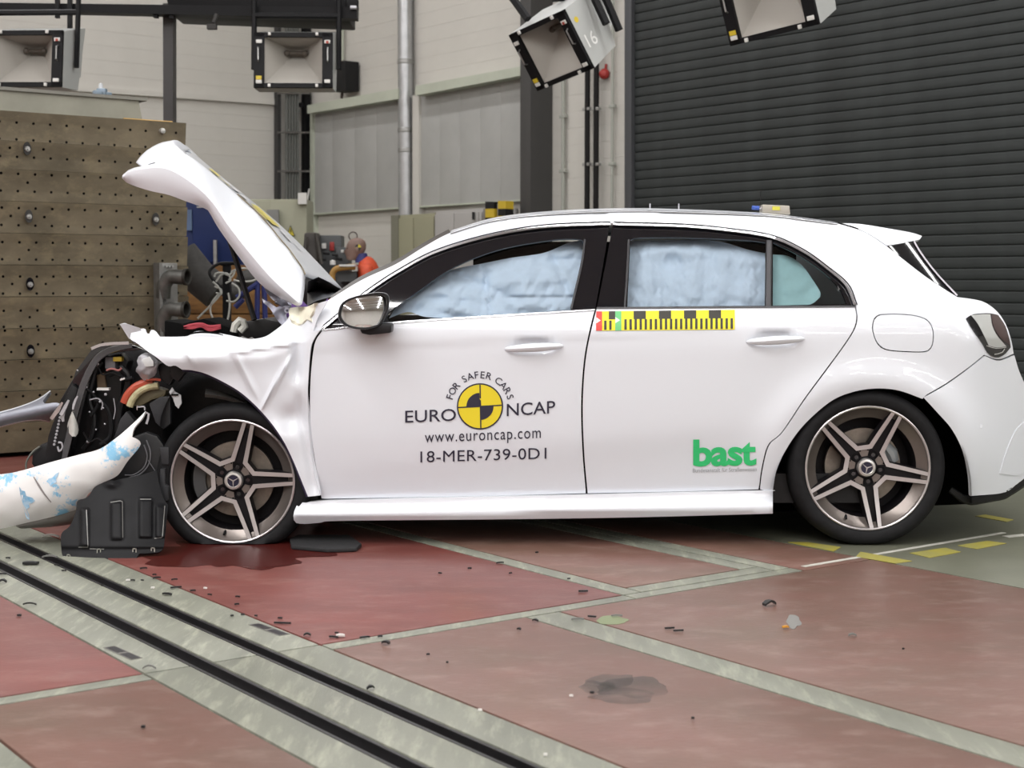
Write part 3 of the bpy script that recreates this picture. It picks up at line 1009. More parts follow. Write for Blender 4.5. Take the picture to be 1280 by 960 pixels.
def WA2(px, py):
    w = WB(px, py) + 0.135
    for cx, cy, rx, ry, a in ((812, 345, 20, 40, .03), (862, 350, 26, 34, .04), (905, 352, 22, 30, .035), (940, 358, 20, 24, .03), (850, 312, 60, 12, .035), (925, 325, 45, 12, .03)):
        w = w - 1.5 * a * np.exp(-((px - cx) / rx) ** 2 - ((py - cy) / ry) ** 2)
    w = w + 0.010 * np.exp(-((px - 860) / 1.4) ** 2) * 0.6
    w = w + 0.014 * nz(px, py, 0.05, 5.0) + 0.008 * nz(px * 2, py, 0.09, 1.0)
    return w
sheet('curtain_airbag', [[(780, 304), (800, 301), (860, 300), (900, 302), (935, 312), (964, 318)], [(964, 318), (966, 392)], [(966, 392), (780, 392)], [(780, 392), (780, 304)]], WA2, BAG, car, step=4, thick=0)
sheet('curtain_airbag', [[(966, 318), (985, 320), (1002, 331), (1016, 350), (1026, 368), (1018, 378)], [(1018, 378), (1000, 386), (964, 390)], [(964, 390), (966, 318)]], lambda x, y: WB(x, y) + .09 + .012 * nz(x, y, .06, 2.0) - .02 * np.exp(-((x - 990) / 18) ** 2 - ((y - 352) / 20) ** 2), BAGT, car, step=4, thick=0)
# black boxes added to fill the cabin and keep the inside dark
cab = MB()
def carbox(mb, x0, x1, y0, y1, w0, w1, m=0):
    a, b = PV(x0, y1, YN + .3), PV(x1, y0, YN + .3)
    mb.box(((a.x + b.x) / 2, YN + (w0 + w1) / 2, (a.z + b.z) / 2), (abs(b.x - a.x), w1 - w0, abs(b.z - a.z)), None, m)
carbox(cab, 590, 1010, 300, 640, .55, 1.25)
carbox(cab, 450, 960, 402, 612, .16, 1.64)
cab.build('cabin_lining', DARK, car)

# ---- door handles
def handle(door, x0, x1, y0, y1, Wf):
    mb = MB()
    n = 17
    rows = []
    for i in range(n):
        t = i / (n - 1)
        x = x0 + (x1 - x0) * t
        yc = y0 + (y1 - y0) * t
        e = math.sin(math.pi * t) ** 0.45
        hh = 1.2 + 4.2 * e
        out = 0.004 + 0.034 * e
        row = []
        for k in range(9):
            a = 2 * math.pi * k / 8
            py = yc + hh * math.sin(a)
            d = -out * (0.75 + 0.35 * math.cos(a))
            row.append(tuple(P(x, py, YN + float(WB(x, yc)) + d)))
        rows.append(row)
    mb.grid(rows)
    return mb.build('door_handle', WHITE, door, recalc=True, angle=80)
handle(fd, 631, 704, 436.5, 432.5, WFD)
handle(rd, 933, 1006, 427.5, 423.5, WRD)

# ---- lettering on the doors
INK = mat('ink_dark', (0.018, 0.016, 0.035), 0.5)
text_on('lettering', 'EURO', ((506.5, 528.5), (570, 526), 15.2), WFD, INK, fd, offset=0.004)
text_on('lettering', 'NCAP', ((633.5, 520.5), (694, 516.5), 15.8), WFD, INK, fd, offset=0.004)
text_on('lettering', 'www.euroncap.com', ((531, 558), (676, 552.2), 14.3), WFD, INK, fd, space=1.12)
text_on('lettering', '18-MER-739-0D1', ((525.5, 578.2), (683, 573.5), 14.0), WFD, INK, fd, offset=0.0, space=1.05)
def arc_text(s, cx, cy, r, a0, a1, h, m, parent):
    mb = MB()
    n = len(s)
    adv = {' ': 0.55, 'I': .5, 'S': .92, 'F': .9, 'R': 1.02, 'E': .92}
    ws = [adv.get(ch, 1.0) for ch in s]
    tot = sum(ws)
    acc = 0
    for ch, w in zip(s, ws):
        a = a0 + (a1 - a0) * (acc + w / 2) / tot
        acc += w
        if ch == ' ': continue
        v, f = text_shape(ch, 0.006)
        lo, hi = v.min(0), v.max(0)
        c = (v - (lo + hi) / 2)
        sc = h / max(0.69, hi[1] - lo[1])
        ux, uy = math.sin(a), math.cos(a)          # a measured from straight up, clockwise
        px = cx + (r * ux) + c[:, 0] * sc * uy + c[:, 1] * sc * ux
        py = cy - (r * uy) + c[:, 0] * sc * ux - c[:, 1] * sc * uy
        p3 = P(px, py, YN + WFD(px, py) - .003)
        mb.add([tuple(p) for p in p3], f)
    return mb.build('lettering', m, parent)
arc_text('FOR SAFER CARS', 600, 508, 39.5, R(-78), R(78), 8.6, INK, fd)
def circ(cx, cy, r, n=40, a0=0, a1=360):
    return [(cx + r * math.cos(R(a0 + (a1 - a0) * i / n)), cy - r * math.sin(R(a0 + (a1 - a0) * i / n))) for i in range(n + (0 if a1 - a0 == 360 else 1))]
def quad_(cx, cy, r, a0, a1): return [(cx, cy)] + circ(cx, cy, r, 10, a0, a1)
rot = -3
decal('test_emblem', [(circ(600, 508, 29), 0), (circ(600, 508, 27.2), 1), (quad_(600, 508, 17, 90 - rot, 180 - rot), 2), (quad_(600, 508, 17, 270 - rot, 360 - rot), 2),
      ([(599.2, 481), (600.9, 481), (601.9, 535), (600.2, 535)], 2), ([(573, 508.6), (573, 510.2), (627, 507.4), (627, 505.8)], 2)], WFD, [INK, mat('emblem_yellow', (0.74, 0.60, 0.02), 0.5), INK], fd, lift=0.0025)
GRN = mat('sticker_green', (0.03, 0.50, 0.16), 0.5)
text_on('lettering', 'bast', ((866.5, 583.5), (945.5, 582), 34), WRD, GRN, rd, offset=0.033, space=0.95)
text_on('lettering', 'Bundesanstalt für Straßenwesen', ((866, 590.6), (946, 589), 5.0), WRD, mat('ink_grey', (0.32, 0.33, 0.34), 0.6), rd)
# scale tape
TY = mat('tape_yellow', (0.80, 0.72, 0.02), 0.5)
TK = mat('tape_black', (0.03, 0.027, 0.02), 0.5)
TRD = mat('tape_red', (0.70, 0.06, 0.05), 0.5)
TG = mat('tape_green', (0.14, 0.52, 0.20), 0.5)
TW_ = mat('tape_white', (0.75, 0.75, 0.72), 0.5)
def ty(x, f): return (389.2 - 0.0105 * (x - 745)) * (1 - f) + (413.4 - 0.0085 * (x - 745)) * f
def tq(x0, x1, f0, f1): return [(x0, ty(x0, f0)), (x1, ty(x1, f0)), (x1, ty(x1, f1)), (x0, ty(x0, f1))]
pol = []
N = 22
for i in range(N):
    a, b = 745.5 + (918.5 - 745.5) * i / N, 745.5 + (918.5 - 745.5) * (i + 1) / N
    pol.append((tq(a, b, 0, 1), 0))
pol.append((tq(761, 769, 0, .42), 1))
for a in (792, 823.6, 855, 886): pol.append((tq(a, a + 15.3, 0, .42), 1))
x = 755.2
while x < 916:
    if not 767 < x < 778: pol.append((tq(x, x + 3.0, .42 if x > 776 else .48, .96), 1))
    x += 6.32
pol.append((tq(745.2, 752.6, 0, 1), 2))
pol.append((tq(769, 776.6, 0, 1), 3))
pol.append(([(745.4, ty(745, .3)), (751, ty(751, .47)), (745.4, ty(745, .62))], 4))
pol.append(([(769.2, ty(769, .3)), (775, ty(775, .47)), (769.2, ty(769, .62))], 4))
pol2 = []
for pts_, mi_ in pol:
    if len(pts_) == 4:
        f0_ = (pts_[0][1] - ty(pts_[0][0], 0)) / (ty(pts_[0][0], 1) - ty(pts_[0][0], 0))
        f1_ = (pts_[3][1] - ty(pts_[3][0], 0)) / (ty(pts_[3][0], 1) - ty(pts_[3][0], 0))
        nn_ = max(1, int(round((f1_ - f0_) * 8)))
        for j in range(nn_):
            pol2.append((tq(pts_[0][0], pts_[1][0], f0_ + (f1_ - f0_) * j / nn_, f0_ + (f1_ - f0_) * (j + 1) / nn_), mi_))
    else: pol2.append((pts_, mi_))
decal('scale_tape', pol2, WRD, [TY, TK, TRD, TG, TW_], rd, lift=0.0022)

# ---- mirror
mx0 = 0.0
def mir_out(k, dy=0, sc=1.0):
    pts = [(424, 398), (424, 388), (429, 378), (442, 371.5), (460, 367.5), (474, 366), (483, 368), (486, 375), (485, 386), (480, 399), (474, 407), (462, 411), (446, 411), (432, 407)]
    c = np.array([455, 390.0])
    return [tuple(c + (np.array(p) - c) * sc + np.array((0, dy))) for p in pts]
MY0 = YN - 0.12
def MY_(x): return MY0 + 0.00112 * (np.asarray(x, float) - 457)
mm = MB()
levels = [(1.0, 0.0), (1.03, 0.02), (1.0, 0.06), (0.88, 0.11), (0.6, 0.15), (0.15, 0.165)]
out = np.array(crom(mir_out(0), 4, True))
rows = []
for sc, d in levels:
    c = np.array([457, 390.0])
    q = c + (out - c) * sc
    rows.append([tuple(P(x, y, MY_(x) + d)) for x, y in q] + [tuple(P(*q[0], MY_(q[0][0]) + d))])
mm.grid(rows)
mir = mm.build('door_mirror', WHITE, car, recalc=True, angle=70)
mb = MB()
rows = []
for sc, d in ((1.02, .012), (1.02, -.004), (0.99, -.008), (0.91, -.007), (0.885, 0.004)):
    c = np.array([455, 389.6])
    q = c + (out - c) * sc
    rows.append([tuple(P(x, y, MY_(x) + d)) for x, y in q] + [tuple(P(*q[0], MY_(q[0][0]) + d))])
mb.grid(rows)
mb.build('mirror_frame', BLK, mir, recalc=True, angle=50)
c = np.array([455, 389.6])
q = c + (out - c) * 0.9
gm = MB()
# tilted glass looking out into the hall
nrm_y = 0.0
gv, gf = triangulate(np.array([tuple(t) for t in q]), (), 4.0)
k_ = YN / FPX
sag = lambda x, y: (((x - 455) * k_) ** 2 + ((y - 390) * k_) ** 2) / (2 * 0.8)
gm.add([tuple(p) for p in P(gv[:, 0], gv[:, 1], MY_(gv[:, 0]) + 0.003 + sag(gv[:, 0], gv[:, 1]) - 0.00022 * (gv[:, 1] - 390))], [tuple(int(i) for i in f) for f in gf])
mg = gm.build('mirror_glass', mat('mirror_silver', (0.82, 0.82, 0.84), 0.01, 1.0), mir)
mb = MB()
st = [PV(448, 413, YN - .10), PV(489, 404, YN - .02)]
pts = [(449, 411), (452, 417), (462, 419), (489, 416), (490, 405), (478, 404)]
mb.prism([PV(x, y, YN - .10) for x, y in pts], (0, 0.10, 0))
mb.build('mirror_foot', BLK, mir, bevel=0.008, recalc=True)

# ---- wheels
TYRE = RUB
GUN = mat('wheel_gunmetal', (0.19, 0.165, 0.15), 0.30, 0.65)
FACE = mat('wheel_machined', (0.52, 0.49, 0.49), 0.30, 0.75)
WDK = mat('wheel_dark', (0.007, 0.006, 0.007), 0.5, spec=0.15)
DISC = mat('brake_steel', (0.22, 0.19, 0.16), 0.45, 0.7, var=0.3, scale=18)
CALI = mat('caliper_grey', (0.30, 0.32, 0.33), 0.45, 0.4)
def make_wheel(cx, cz, yface, a0, far=False, flat=0.0):
    """origin at the hub centre, outer face towards -y"""
    c = Vector((cx, yface, cz))
    sgn = 1
    def at(x, y, z): return (c.x + x, c.y + y, c.z + z)
    RT = cz + (0.03 if flat else 0.004)
    if flat: RT = 0.318
    mb = MB()
    prof = [(.252, .012), (.256, .002), (.266, -.006), (RT - .030, -.010), (RT - .014, -.002), (RT - .004, .014), (RT, .045), (RT + .002, .11), (RT, .175), (RT - .005, .205), (RT - .03, .228), (.27, .225), (.252, .215)]
    NS = 72
    mb.lathe(prof, c, (0, 1, 0), NS)
    for k, v in enumerate(mb.v):
        if v[2] < 0.004:
            sq = 0.004 - v[2]
            dy = (v[1] - (yface + .11)) * sq * 1.6
            mb.v[k] = (v[0], v[1] + dy, 0.004)
    wheel = mb.build('wheel', TYRE, car, recalc=True, angle=45)
    # tread grooves
    tg = MB()
    for yy in (.055, .095, .135, .175):
        tg.lathe([(RT + .0028, yy - .004), (RT + .0028, yy + .004)], c, (0, 1, 0), NS, a0=R(-20), a1=R(200), ref=(1, 0, 0))
    tg.build('tread_groove', DARK, wheel)
    rb = MB()
    rb.lathe([(.244, .006), (.246, .0005), (.2505, -.002), (.2545, .0), (.2555, .008), (.252, .016)], c, (0, 1, 0), 64, mi=0)
    rb.lathe([(.2445, .004), (.241, .010), (.205, .038)], c, (0, 1, 0), 64, mi=1)
    rb.lathe([(.205, .038), (.200, .060), (.196, .20)], c, (0, 1, 0), 48, mi=2)
    rb.lathe([(.0, .135), (.2, .135)], c, (0, 1, 0), 40, mi=2)
    rb.build('rim', [FACE, GUN, WDK], wheel, angle=40)
    # V-shaped double spokes between neighbouring arms
    for k in range(5):
        ang = R(a0 + 36 + 72 * k)
        ca, sa = math.cos(ang), math.sin(ang)
        def loc(p, r_, y): return at(p * -sa + r_ * ca, y, p * ca + r_ * sa)
        # end points on the arms at +-36 degrees
        e = .0165
        def arm(sg, r_, off):
            th = sg * R(36)
            x, y = r_ * math.cos(th), r_ * math.sin(th)
            nx, ny = -math.sin(th), math.cos(th)
            return (y - sg * ny * off, x - sg * nx * off)     # (perp, radial)
        A1, A2 = arm(-1, .247, e), arm(1, .247, e)
        A1 = (arm(-1, .247, e)[0], arm(-1, .247, e)[1])
        path = [A1, (A1[0] * .42 - .028 * .58, A1[1] * .42 + .083 * .58), (-.028, .083), (.028, .083), (A2[0] * .42 + .028 * .58, A2[1] * .42 + .083 * .58), A2]
        path = [Vector(p) for p in path]
        wv = [.0078, .0085, .0100, .0100, .0085, .0078]
        yv = [.002, .018, .026, .026, .018, .002]
        sp = MB()
        rows = []
        n = len(path)
        for i in range(n):
            a = path[max(0, i - 1)]; b = path[min(n - 1, i + 1)]
            if 0 < i < n - 1:
                d = ((path[i] - a).normalized() + (b - path[i]).normalized()).normalized()
            else: d = (b - a).normalized()
            nn = Vector((-d.y, d.x))
            if i == 0 or i == n - 1:
                nn = nn
            L, Rr = path[i] + nn * wv[i], path[i] - nn * wv[i]
            y = yv[i]
            rows.append([loc(*(path[i] + nn * (wv[i] + .006)), y + .045), loc(*(path[i] + nn * (wv[i] + .0016)), y + .003), loc(*L, y), loc(*Rr, y), loc(*(path[i] - nn * (wv[i] + .0016)), y + .003), loc(*(path[i] - nn * (wv[i] + .004)), y + .045)])
        nr = len(rows[0])
        vs = [p for r in rows for p in r]
        for i in range(n - 1):
            for q_ in range(nr - 1):
                sp.add([rows[i][q_], rows[i][q_ + 1], rows[i + 1][q_ + 1], rows[i + 1][q_]], [(0, 1, 2, 3)], 0 if q_ == 2 else 1)
        sp.build('spoke', [FACE, WDK], wheel, merge=True, angle=30, recalc=True)
    # dark webs in the arms, hub, bolts, cap
    hb = MB()
    for k in range(5):
        th = R(a0 + 72 * k)
        ca, sa = math.cos(th), math.sin(th)
        q = [(.05, -.03), (.246, -.014), (.246, .014), (.05, .03)]
        hb.prism([at(r_ * ca - p * sa, .022 if r_ > .1 else .034, r_ * sa + p * ca) for r_, p in q], (0, .03, 0))
    hb.lathe([(.0, .034), (.070, .034), (.086, .042), (.09, .075)], c, (0, 1, 0), 40)
    for k in range(5):
        th = R(a0 + 36 + 72 * k)
        hb.lathe([(.016, .0325), (.016, .035)], c + Vector((.066 * math.cos(th), 0, .066 * math.sin(th))), (0, 1, 0), 8, mi=1)
        for sg in (-1, 1):
            t2 = th + sg * R(13)
            hb.lathe([(0, .031), (.0042, .031)], c + Vector((.073 * math.cos(t2), 0, .073 * math.sin(t2))), (0, 1, 0), 8, mi=2)
        hb.prism([at(r_ * math.cos(th) - p * math.sin(th), .0325, r_ * math.sin(th) + p * math.cos(th)) for r_, p in ((.046, -.012), (.082, -.026), (.082, .026), (.046, .012))], (0, .01, 0), 1)
    hb.build('hub', [WDK, GUN, DARK], wheel, angle=30, recalc=True)
    for k in range(5):
        th = R(a0 + 72 * k)
        mb2 = MB()
        mb2.lathe([(.0, .030), (.0085, .030), (.0095, .036), (.015, .036), (.0165, .026), (.0175, .036)], c + Vector((.058 * math.cos(th), 0, .058 * math.sin(th))), (0, 1, 0), 12)
        mb2.build('lug_bolt', BLKG, wheel, angle=30)
    cp = MB()
    cp.lathe([(.0235, .017), (.026, .0145), (.034, .016), (.038, .022), (.039, .036)], c, (0, 1, 0), 32, mi=0)
    cp.lathe([(0, .0175), (.0235, .0175)], c, (0, 1, 0), 32, mi=1)
    cap = cp.build('hub_cap', [mat('cap_silver', (0.62, 0.6, 0.58), 0.3, 0.8), mat('cap_dark', (0.012, 0.012, 0.03), 0.25)], wheel, angle=30)
    # the three-pointed emblem belongs to the cap
    st_ = MB()
    for k in range(3):
        th = R({0: 90, 1: 210, 2: 330}[k] + (a0 - 74) + 180 * (1 if a0 > 70 else 1) )
        ca, sa = math.cos(th), math.sin(th)
        st_.prism([at(r_ * ca - p * sa, .0150, r_ * sa + p * ca) for r_, p in ((0, -.0026), (.0236, -.0007), (.0236, .0007), (0, .0026))], (0, .003, 0))
    st_.build('star_emblem', FACE, wheel)
    bd = MB()
    bd.lathe([(.075, .075), (.08, .095), (.155, .095), (.155, .12), (.08, .12)], c, (0, 1, 0), 48)
    bd.build('brake_disc', DISC, wheel, angle=30)
    cl = MB()
    if a0 < 70:
        cl.tube([at(.085 + .0, .08, .085), at(.11, .078, .055), at(.125, .08, .02)], [.022, .03, .022], 10)
        cl.cyl(at(.10, .06, .06), at(.10, .09, .06), .02, 12)
    else:
        rows = []
        for i in range(9):
            th = R(150 + 60 * i / 8)
            rows.append([at(r_ * math.cos(th), y_, r_ * math.sin(th)) for r_, y_ in ((.125, .09), (.125, .072), (.175, .072), (.178, .09))])
        cl.grid(rows)
    cl.build('brake_caliper', CALI if a0 < 70 else mat('caliper_dark', (.07, .07, .072), .45, .4), wheel, recalc=True)
    vl = MB()
    th = R(a0 - 72 * 2.42)
    vl.tube([at(.205 * math.cos(th), .055, .205 * math.sin(th)), at(.218 * math.cos(th), .03, .218 * math.sin(th)), at(.222 * math.cos(th), .012, .222 * math.sin(th))], [.007, .007, .005], 8)
    vl.build('tyre_valve', BLK, wheel)
    return wheel
YW = YN + 0.02
hubF, hubR = PV(289, 603, YW), PV(1085, 585.5, YW)
w1 = make_wheel(hubF.x, hubF.z, YW + .025, 74, flat=0.05)
w2 = make_wheel(hubR.x, hubR.z, YW, 62.5)
# far wheels
def copy_far(w):
    def kids(o): return [x for x in bpy.data.objects if x.parent == o]
    me = w.data.copy()
    r = link('wheel', me, car)
    for o, src in [(r, w)] + [(link(k.name.split('.')[0], k.data.copy(), r), k) for k in kids(w)]:
        m_ = o.data
        n = len(m_.vertices)
        co = np.empty(n * 3); m_.vertices.foreach_get('co', co)
        co = co.reshape(-1, 3); co[:, 1] = -co[:, 1]
        m_.vertices.foreach_set('co', co.ravel()); m_.flip_normals(); m_.update()
copy_far(w1); copy_far(w2)
# wheel housings
def housing(arch, w0, w1_, y_in):
    mb = MB()
    p = stepped(crom(arch, 6), 8)
    rows = [[tuple(P(x, y, YN + w0)), tuple(P(x, y, YN + w1_))] for x, y in p]
    mb.grid(rows)
    c = np.mean([P(x, y, YN + w1_) for x, y in p], 0)
    mb.add([tuple(P(x, y, YN + w1_)) for x, y in p], [tuple(range(len(p)))])
    return mb.build('wheel_housing', DARK, car, angle=60)
housing([(966, 640), (968, 600), (985, 556), (1006, 528), (1038, 500), (1066, 488), (1094.6, 483.5), (1123, 486), (1153, 496), (1172, 514), (1190, 535), (1205, 563), (1213, 594), (1215, 630)], .012, .5, 0)
# ================================================================== THE CRUSHED FRONT
def ridge(px, py, a, b, amp, wd, side=0.0):
    """a pressed fold from a to b: depth amp, width wd; side > 0 leaves a step on one side"""
    a, b = np.array(a, float), np.array(b, float)
    d = b - a
    L = np.hypot(*d)
    d = d / L
    s = (px - a[0]) * d[0] + (py - a[1]) * d[1]
    n = -(px - a[0]) * d[1] + (py - a[1]) * d[0]
    fade = sigm((s + 4) / 5) * sigm((L + 4 - s) / 5)
    return amp * fade * (np.exp(-(n / wd) ** 2) + side * sigm(n / wd) * np.exp(-np.clip(n, 0, None) / (wd * 9)))
def WF_(px, py):
    px, py = np.asarray(px, float), np.asarray(py, float)
    w = 0.0 + 0.15 * (np.clip(452 - py - np.clip(px - 330, 0, 60) * .35, 0, None) / 45.0) ** 2 * np.clip(1.1 - np.clip(px - 372, 0, None) / 20, 0.0, 1)
    w = w + 0.012 * (np.clip(py - 520, 0, None) / 100)
    w = w - 0.05 * np.exp(-((px - 235) / 60) ** 2 - ((py - 445) / 22) ** 2)
    w = w + 0.10 * (np.clip(215 - px, 0, None) / 60.0) ** 1.5
    w = w + ridge(px, py, (330, 506), (360, 452), -0.020, 2.6, 0.3)           # sharp bright fold above the arch
    w = w + ridge(px, py, (296, 439), (368, 428), -0.020, 3.5, 0.9)           # crease running back from the wing top
    w = w + ridge(px, py, (292, 440), (318, 490), -0.014, 4, -0.6)
    w = w + ridge(px, py, (373, 385), (371, 470), 0.035, 8)                    # buckle ahead of the door
    w = w + ridge(px, py, (374, 500), (394, 612), 0.022, 6)
    w = w - 0.02 * np.exp(-((px - 350) / 16) ** 2 - ((py - 545) / 20) ** 2)
    w = w + 0.03 * np.exp(-((px - 363) / 16) ** 2 - ((py - 522) / 16) ** 2)
    w = w + 0.012 * np.exp(-((px - 222) / 9) ** 2 - ((py - 436) / 9) ** 2) + ridge(px, py, (222, 428), (236, 446), -0.012, 3)
    w = w + 0.004 * nz(px, py, 0.035, 4.0)
    return w
fender = sheet('front_wing', [[(150, 405), (157.5, 403.5), (159, 406), (168, 409.5), (177, 411), (181.5, 410.5), (183, 416), (187, 417), (188.5, 412.5), (194, 413.5), (200, 420.8)],
                      [(200, 420.8), (216, 421), (232, 420.5)], [(232, 420.5), (240, 416), (248, 413.8), (264, 414.8), (285, 418.5), (303, 422.5), (312, 424)], [(312, 424), (322, 423), (333, 420), (345, 412), (356, 403), (361, 396), (364, 388)],
                      [(364, 388), (376, 386), (388, 383.5), (400, 378.5), (410, 375.5)], [(410, 375.5), (398, 396), (391.5, 414)], [(391.5, 414), (400, 412.5)], [(400, 412.5), (391, 427), (388, 440), (385.5, 470), (384.5, 505), (386, 540), (391, 580), (399.5, 619)],
                      [(399.5, 619), (392, 620), (385, 621)], [(385, 621), (377.5, 602.5), (367, 577), (355, 552.5), (340, 530), (320, 507.5), (300, 490), (280, 478), (258, 467.5), (241, 463), (227.5, 462)],
                      [(227.5, 462), (219, 457), (210, 457.6), (196, 447), (181.6, 437), (170, 428), (163, 424), (158, 415), (150, 405)]], WF_, WHITE, car, step=4, bstep=3)
lip = MB()
ribbon(lip, [(228, 463), (241, 464), (258, 468.5), (280, 479), (300, 491), (320, 508.5), (340, 531), (355, 553.5), (367, 578), (377, 603), (384, 621)], 3, 0.012, WF_, prof=((-1, 0), (1, .004)))
lip.build('arch_edge', mat('edge_violet', (0.03, 0.025, 0.06), 0.4), fender)
torn = MB()
torn.prism([PV(x, y, YN + .06) for x, y in ((150, 405), (158, 404.5), (175, 410), (177, 413), (170, 415), (164, 416), (162, 424))], (0, -.006, 0))
torn.build('torn_edge', SILVER, fender, recalc=True)
top = MB()
ribbon(top, [(233, 420), (242, 416.2), (255, 415.2), (270, 416.5), (279, 419)], [1, 2.4, 2.6, 2.4, 1], 0.05, lambda x, y: WF_(x, y) * 0, prof=((-1, 0), (1, 0)))
top.build('wing_slot', DARK, fender)
fm = MB()
fm.tube([PV(x, y, YN + .10) for x, y in ((298, 424.5), (303, 422), (310, 425), (315, 423), (318, 425.5))], .006, 6)
fm.build('wing_clip', STEEL, fender)
# cream torn padding at the foot of the windscreen pillar
def WP(x, y): return WF_(x, y) - 0.02 + .02 * nz(x, y, .1, 7.)
sheet('torn_padding', [[(362, 385), (372, 383.5), (384, 383.2), (393, 379)], [(393, 379), (391, 390), (387, 396), (388, 401), (383, 399), (375, 406), (370, 402), (364, 400)], [(364, 400), (361, 393), (362, 385)]], WP, mat('padding_cream', (0.72, 0.69, 0.56), 0.8, var=0.06, scale=20), car, step=3, thick=.015)

# inner wing / strut tower: pale pressed metal seen behind the wing
LIL = mat('inner_metal', (0.42, 0.43, 0.52), 0.4, 0.2, var=0.15, scale=12)
it = sheet('inner_wing', [[(327, 373), (336, 378), (345, 384)], [(345, 384), (352, 383), (361, 386), (361, 389)], [(361, 389), (357, 394), (360, 400), (352, 406)], [(352, 406), (345, 398), (338, 386), (330, 379), (327, 373)]], lambda x, y: 0.22 + 0.05 * nz(x, y, .08, 3.), LIL, car, step=3)
sheet('inner_wing', [[(327, 354), (338, 361), (352, 370), (362, 382)], [(362, 382), (360, 388), (350, 381)], [(350, 381), (338, 372), (327, 354)]], lambda x, y: 0.30 + 0.05 * nz(x, y, .08, 9.), LIL, car, step=3)
mb = MB()
mb.lathe([(.006, -.002), (.012, -.002), (.012, .004), (.006, .004), (.006, -.002)], PV(359, 388, YN + .2), (0, 1, 0), 12)
mb.build('bracket_eye', LIL, it)

# ---- bonnet
NR = 40
ra = resample(crom([(154, 221.5), (158, 226), (169, 231), (190, 237.5), (211, 242), (230, 249), (257, 259), (264, 266), (275, 285), (300, 320), (325, 352), (350, 370), (372, 381)], 8), NR)
rb_ = resample(crom([(154.3, 220.5), (163, 214.5), (178, 211), (205, 209), (232, 222), (262, 248), (288, 284), (318, 322), (345, 352), (377, 381)], 8), NR)
rc = resample(crom([(155, 219.5), (163.5, 213), (180, 208.8), (204, 198), (228, 193.5), (252, 208), (286, 237), (322, 270), (352, 305), (370, 328), (380, 346)], 8), NR)
rd_ = resample(crom([(157, 218.5), (166, 212), (184, 207), (206, 190), (226, 180), (250, 200), (275, 221), (305, 245), (340, 274), (375, 307), (426, 361)], 8), NR)
tt = np.linspace(0, 1, NR)
ya, yb_, yc_, yd = YN + .16 + .10 * (1 - tt) ** 2, YN + .10 + .14 * (1 - tt) ** 2, YN + .40 - .13 * tt ** 3, YN + 1.05 * np.ones(NR)
yc_ = yc_ * 1
A3, B3, C3, D3 = P(ra[:, 0], ra[:, 1], ya), P(rb_[:, 0], rb_[:, 1], yb_), P(rc[:, 0], rc[:, 1], yc_), P(rd_[:, 0], rd_[:, 1], yd)
yd_front = None
rows = []
for i in range(NR):
    seg = [A3[i] + np.array((0, .012, .002)), A3[i]] + [A3[i] * (1 - t) + B3[i] * t + np.array((0, -.008 * 4 * t * (1 - t), 0)) for t in (.25, .5, .75, .94)] + [B3[i] * .97 + C3[i] * .03] + [B3[i] * (1 - t) + C3[i] * t + np.array((.004, -.002, .004)) * 4 * t * (1 - t) for t in (.1, .3, .5, .7, .9)] + [C3[i]]
    ex = [C3[i] + (D3[i] - C3[i]) * t for t in (.02, .2, .4, .6, .8, .97)] + [D3[i], D3[i] + np.array((0, .01, -.012))]
    rows.append([tuple(p) for p in seg] + [tuple(p) for p in ex])
hm = MB()
hm.grid(rows)
bonnet = hm.build('bonnet', WHITE, car, recalc=True, angle=28, thick=0.012)
# folded lip at the raised front corner
fl = MB()
l1 = resample(crom([(180, 208.5), (180.5, 200), (187, 189), (200, 180.5), (212, 177.5), (222, 177), (236, 188)], 6), 22)
l2 = resample(crom([(181, 209), (190, 207.5), (204, 203), (216, 198), (224, 196), (232, 196), (243, 203)], 6), 22)
L1, L2 = P(l1[:, 0], l1[:, 1], YN + .62 + .1 * np.linspace(0, 1, 22)), P(l2[:, 0], l2[:, 1], YN + .30 + .12 * np.linspace(0, 1, 22))
rows = []
for i in range(22):
    m_ = (L1[i] + L2[i]) / 2 + np.array((-.02, -.05, .012))
    rows.append([tuple(p) for p in crom([L1[i] + np.array((0, .04, -.01)), L1[i], m_, L2[i]], 5)])
fl.grid(rows)
fl.build('bonnet_front_lip', WHITE, bonnet, recalc=True, angle=50, thick=0.01)
mb = MB()
mb.tube([PV(x, y, YN + .27) for x, y in ((186, 207), (191, 205.5), (194, 204.6))], .006, 6)
mb.build('bonnet_gap', DARK, bonnet)
# crack along the bonnet and remains of the round test sticker
def hood_at(t, s, lift=0.013):
    """t along the bonnet, s across the top skin: 0 crease .. 1 far edge"""
    i = t * (NR - 1)
    k = min(NR - 2, int(i)); f = i - k
    c_ = C3[k] * (1 - f) + C3[k + 1] * f
    d_ = D3[k] * (1 - f) + D3[k + 1] * f
    n = np.array((.75, -.15, .6))
    return c_ * (1 - s) + d_ * s + n * lift
mb = MB()
pts = [hood_at(t, .0 + .012 * math.sin(t * 60), .010) for t in np.linspace(.55, .995, 30)]
mb.tube(pts, .0028, 5)
mb.build('bonnet_crack', mat('crack_brown', (0.16, 0.13, 0.08), 0.8), bonnet)
def patch(name, quads, m, par):
    mb = MB()
    for t0, t1, s0, s1 in quads:
        n = max(2, int((t1 - t0) * 40))
        mb.grid([[tuple(hood_at(t0 + (t1 - t0) * i / n, s0)), tuple(hood_at(t0 + (t1 - t0) * i / n, s1))] for i in range(n + 1)])
    return mb.build(name, m, par)
HY = mat('sticker_yellow', (0.62, 0.52, 0.08), 0.5, var=0.3, scale=40, col2=(0.35, 0.30, 0.08))
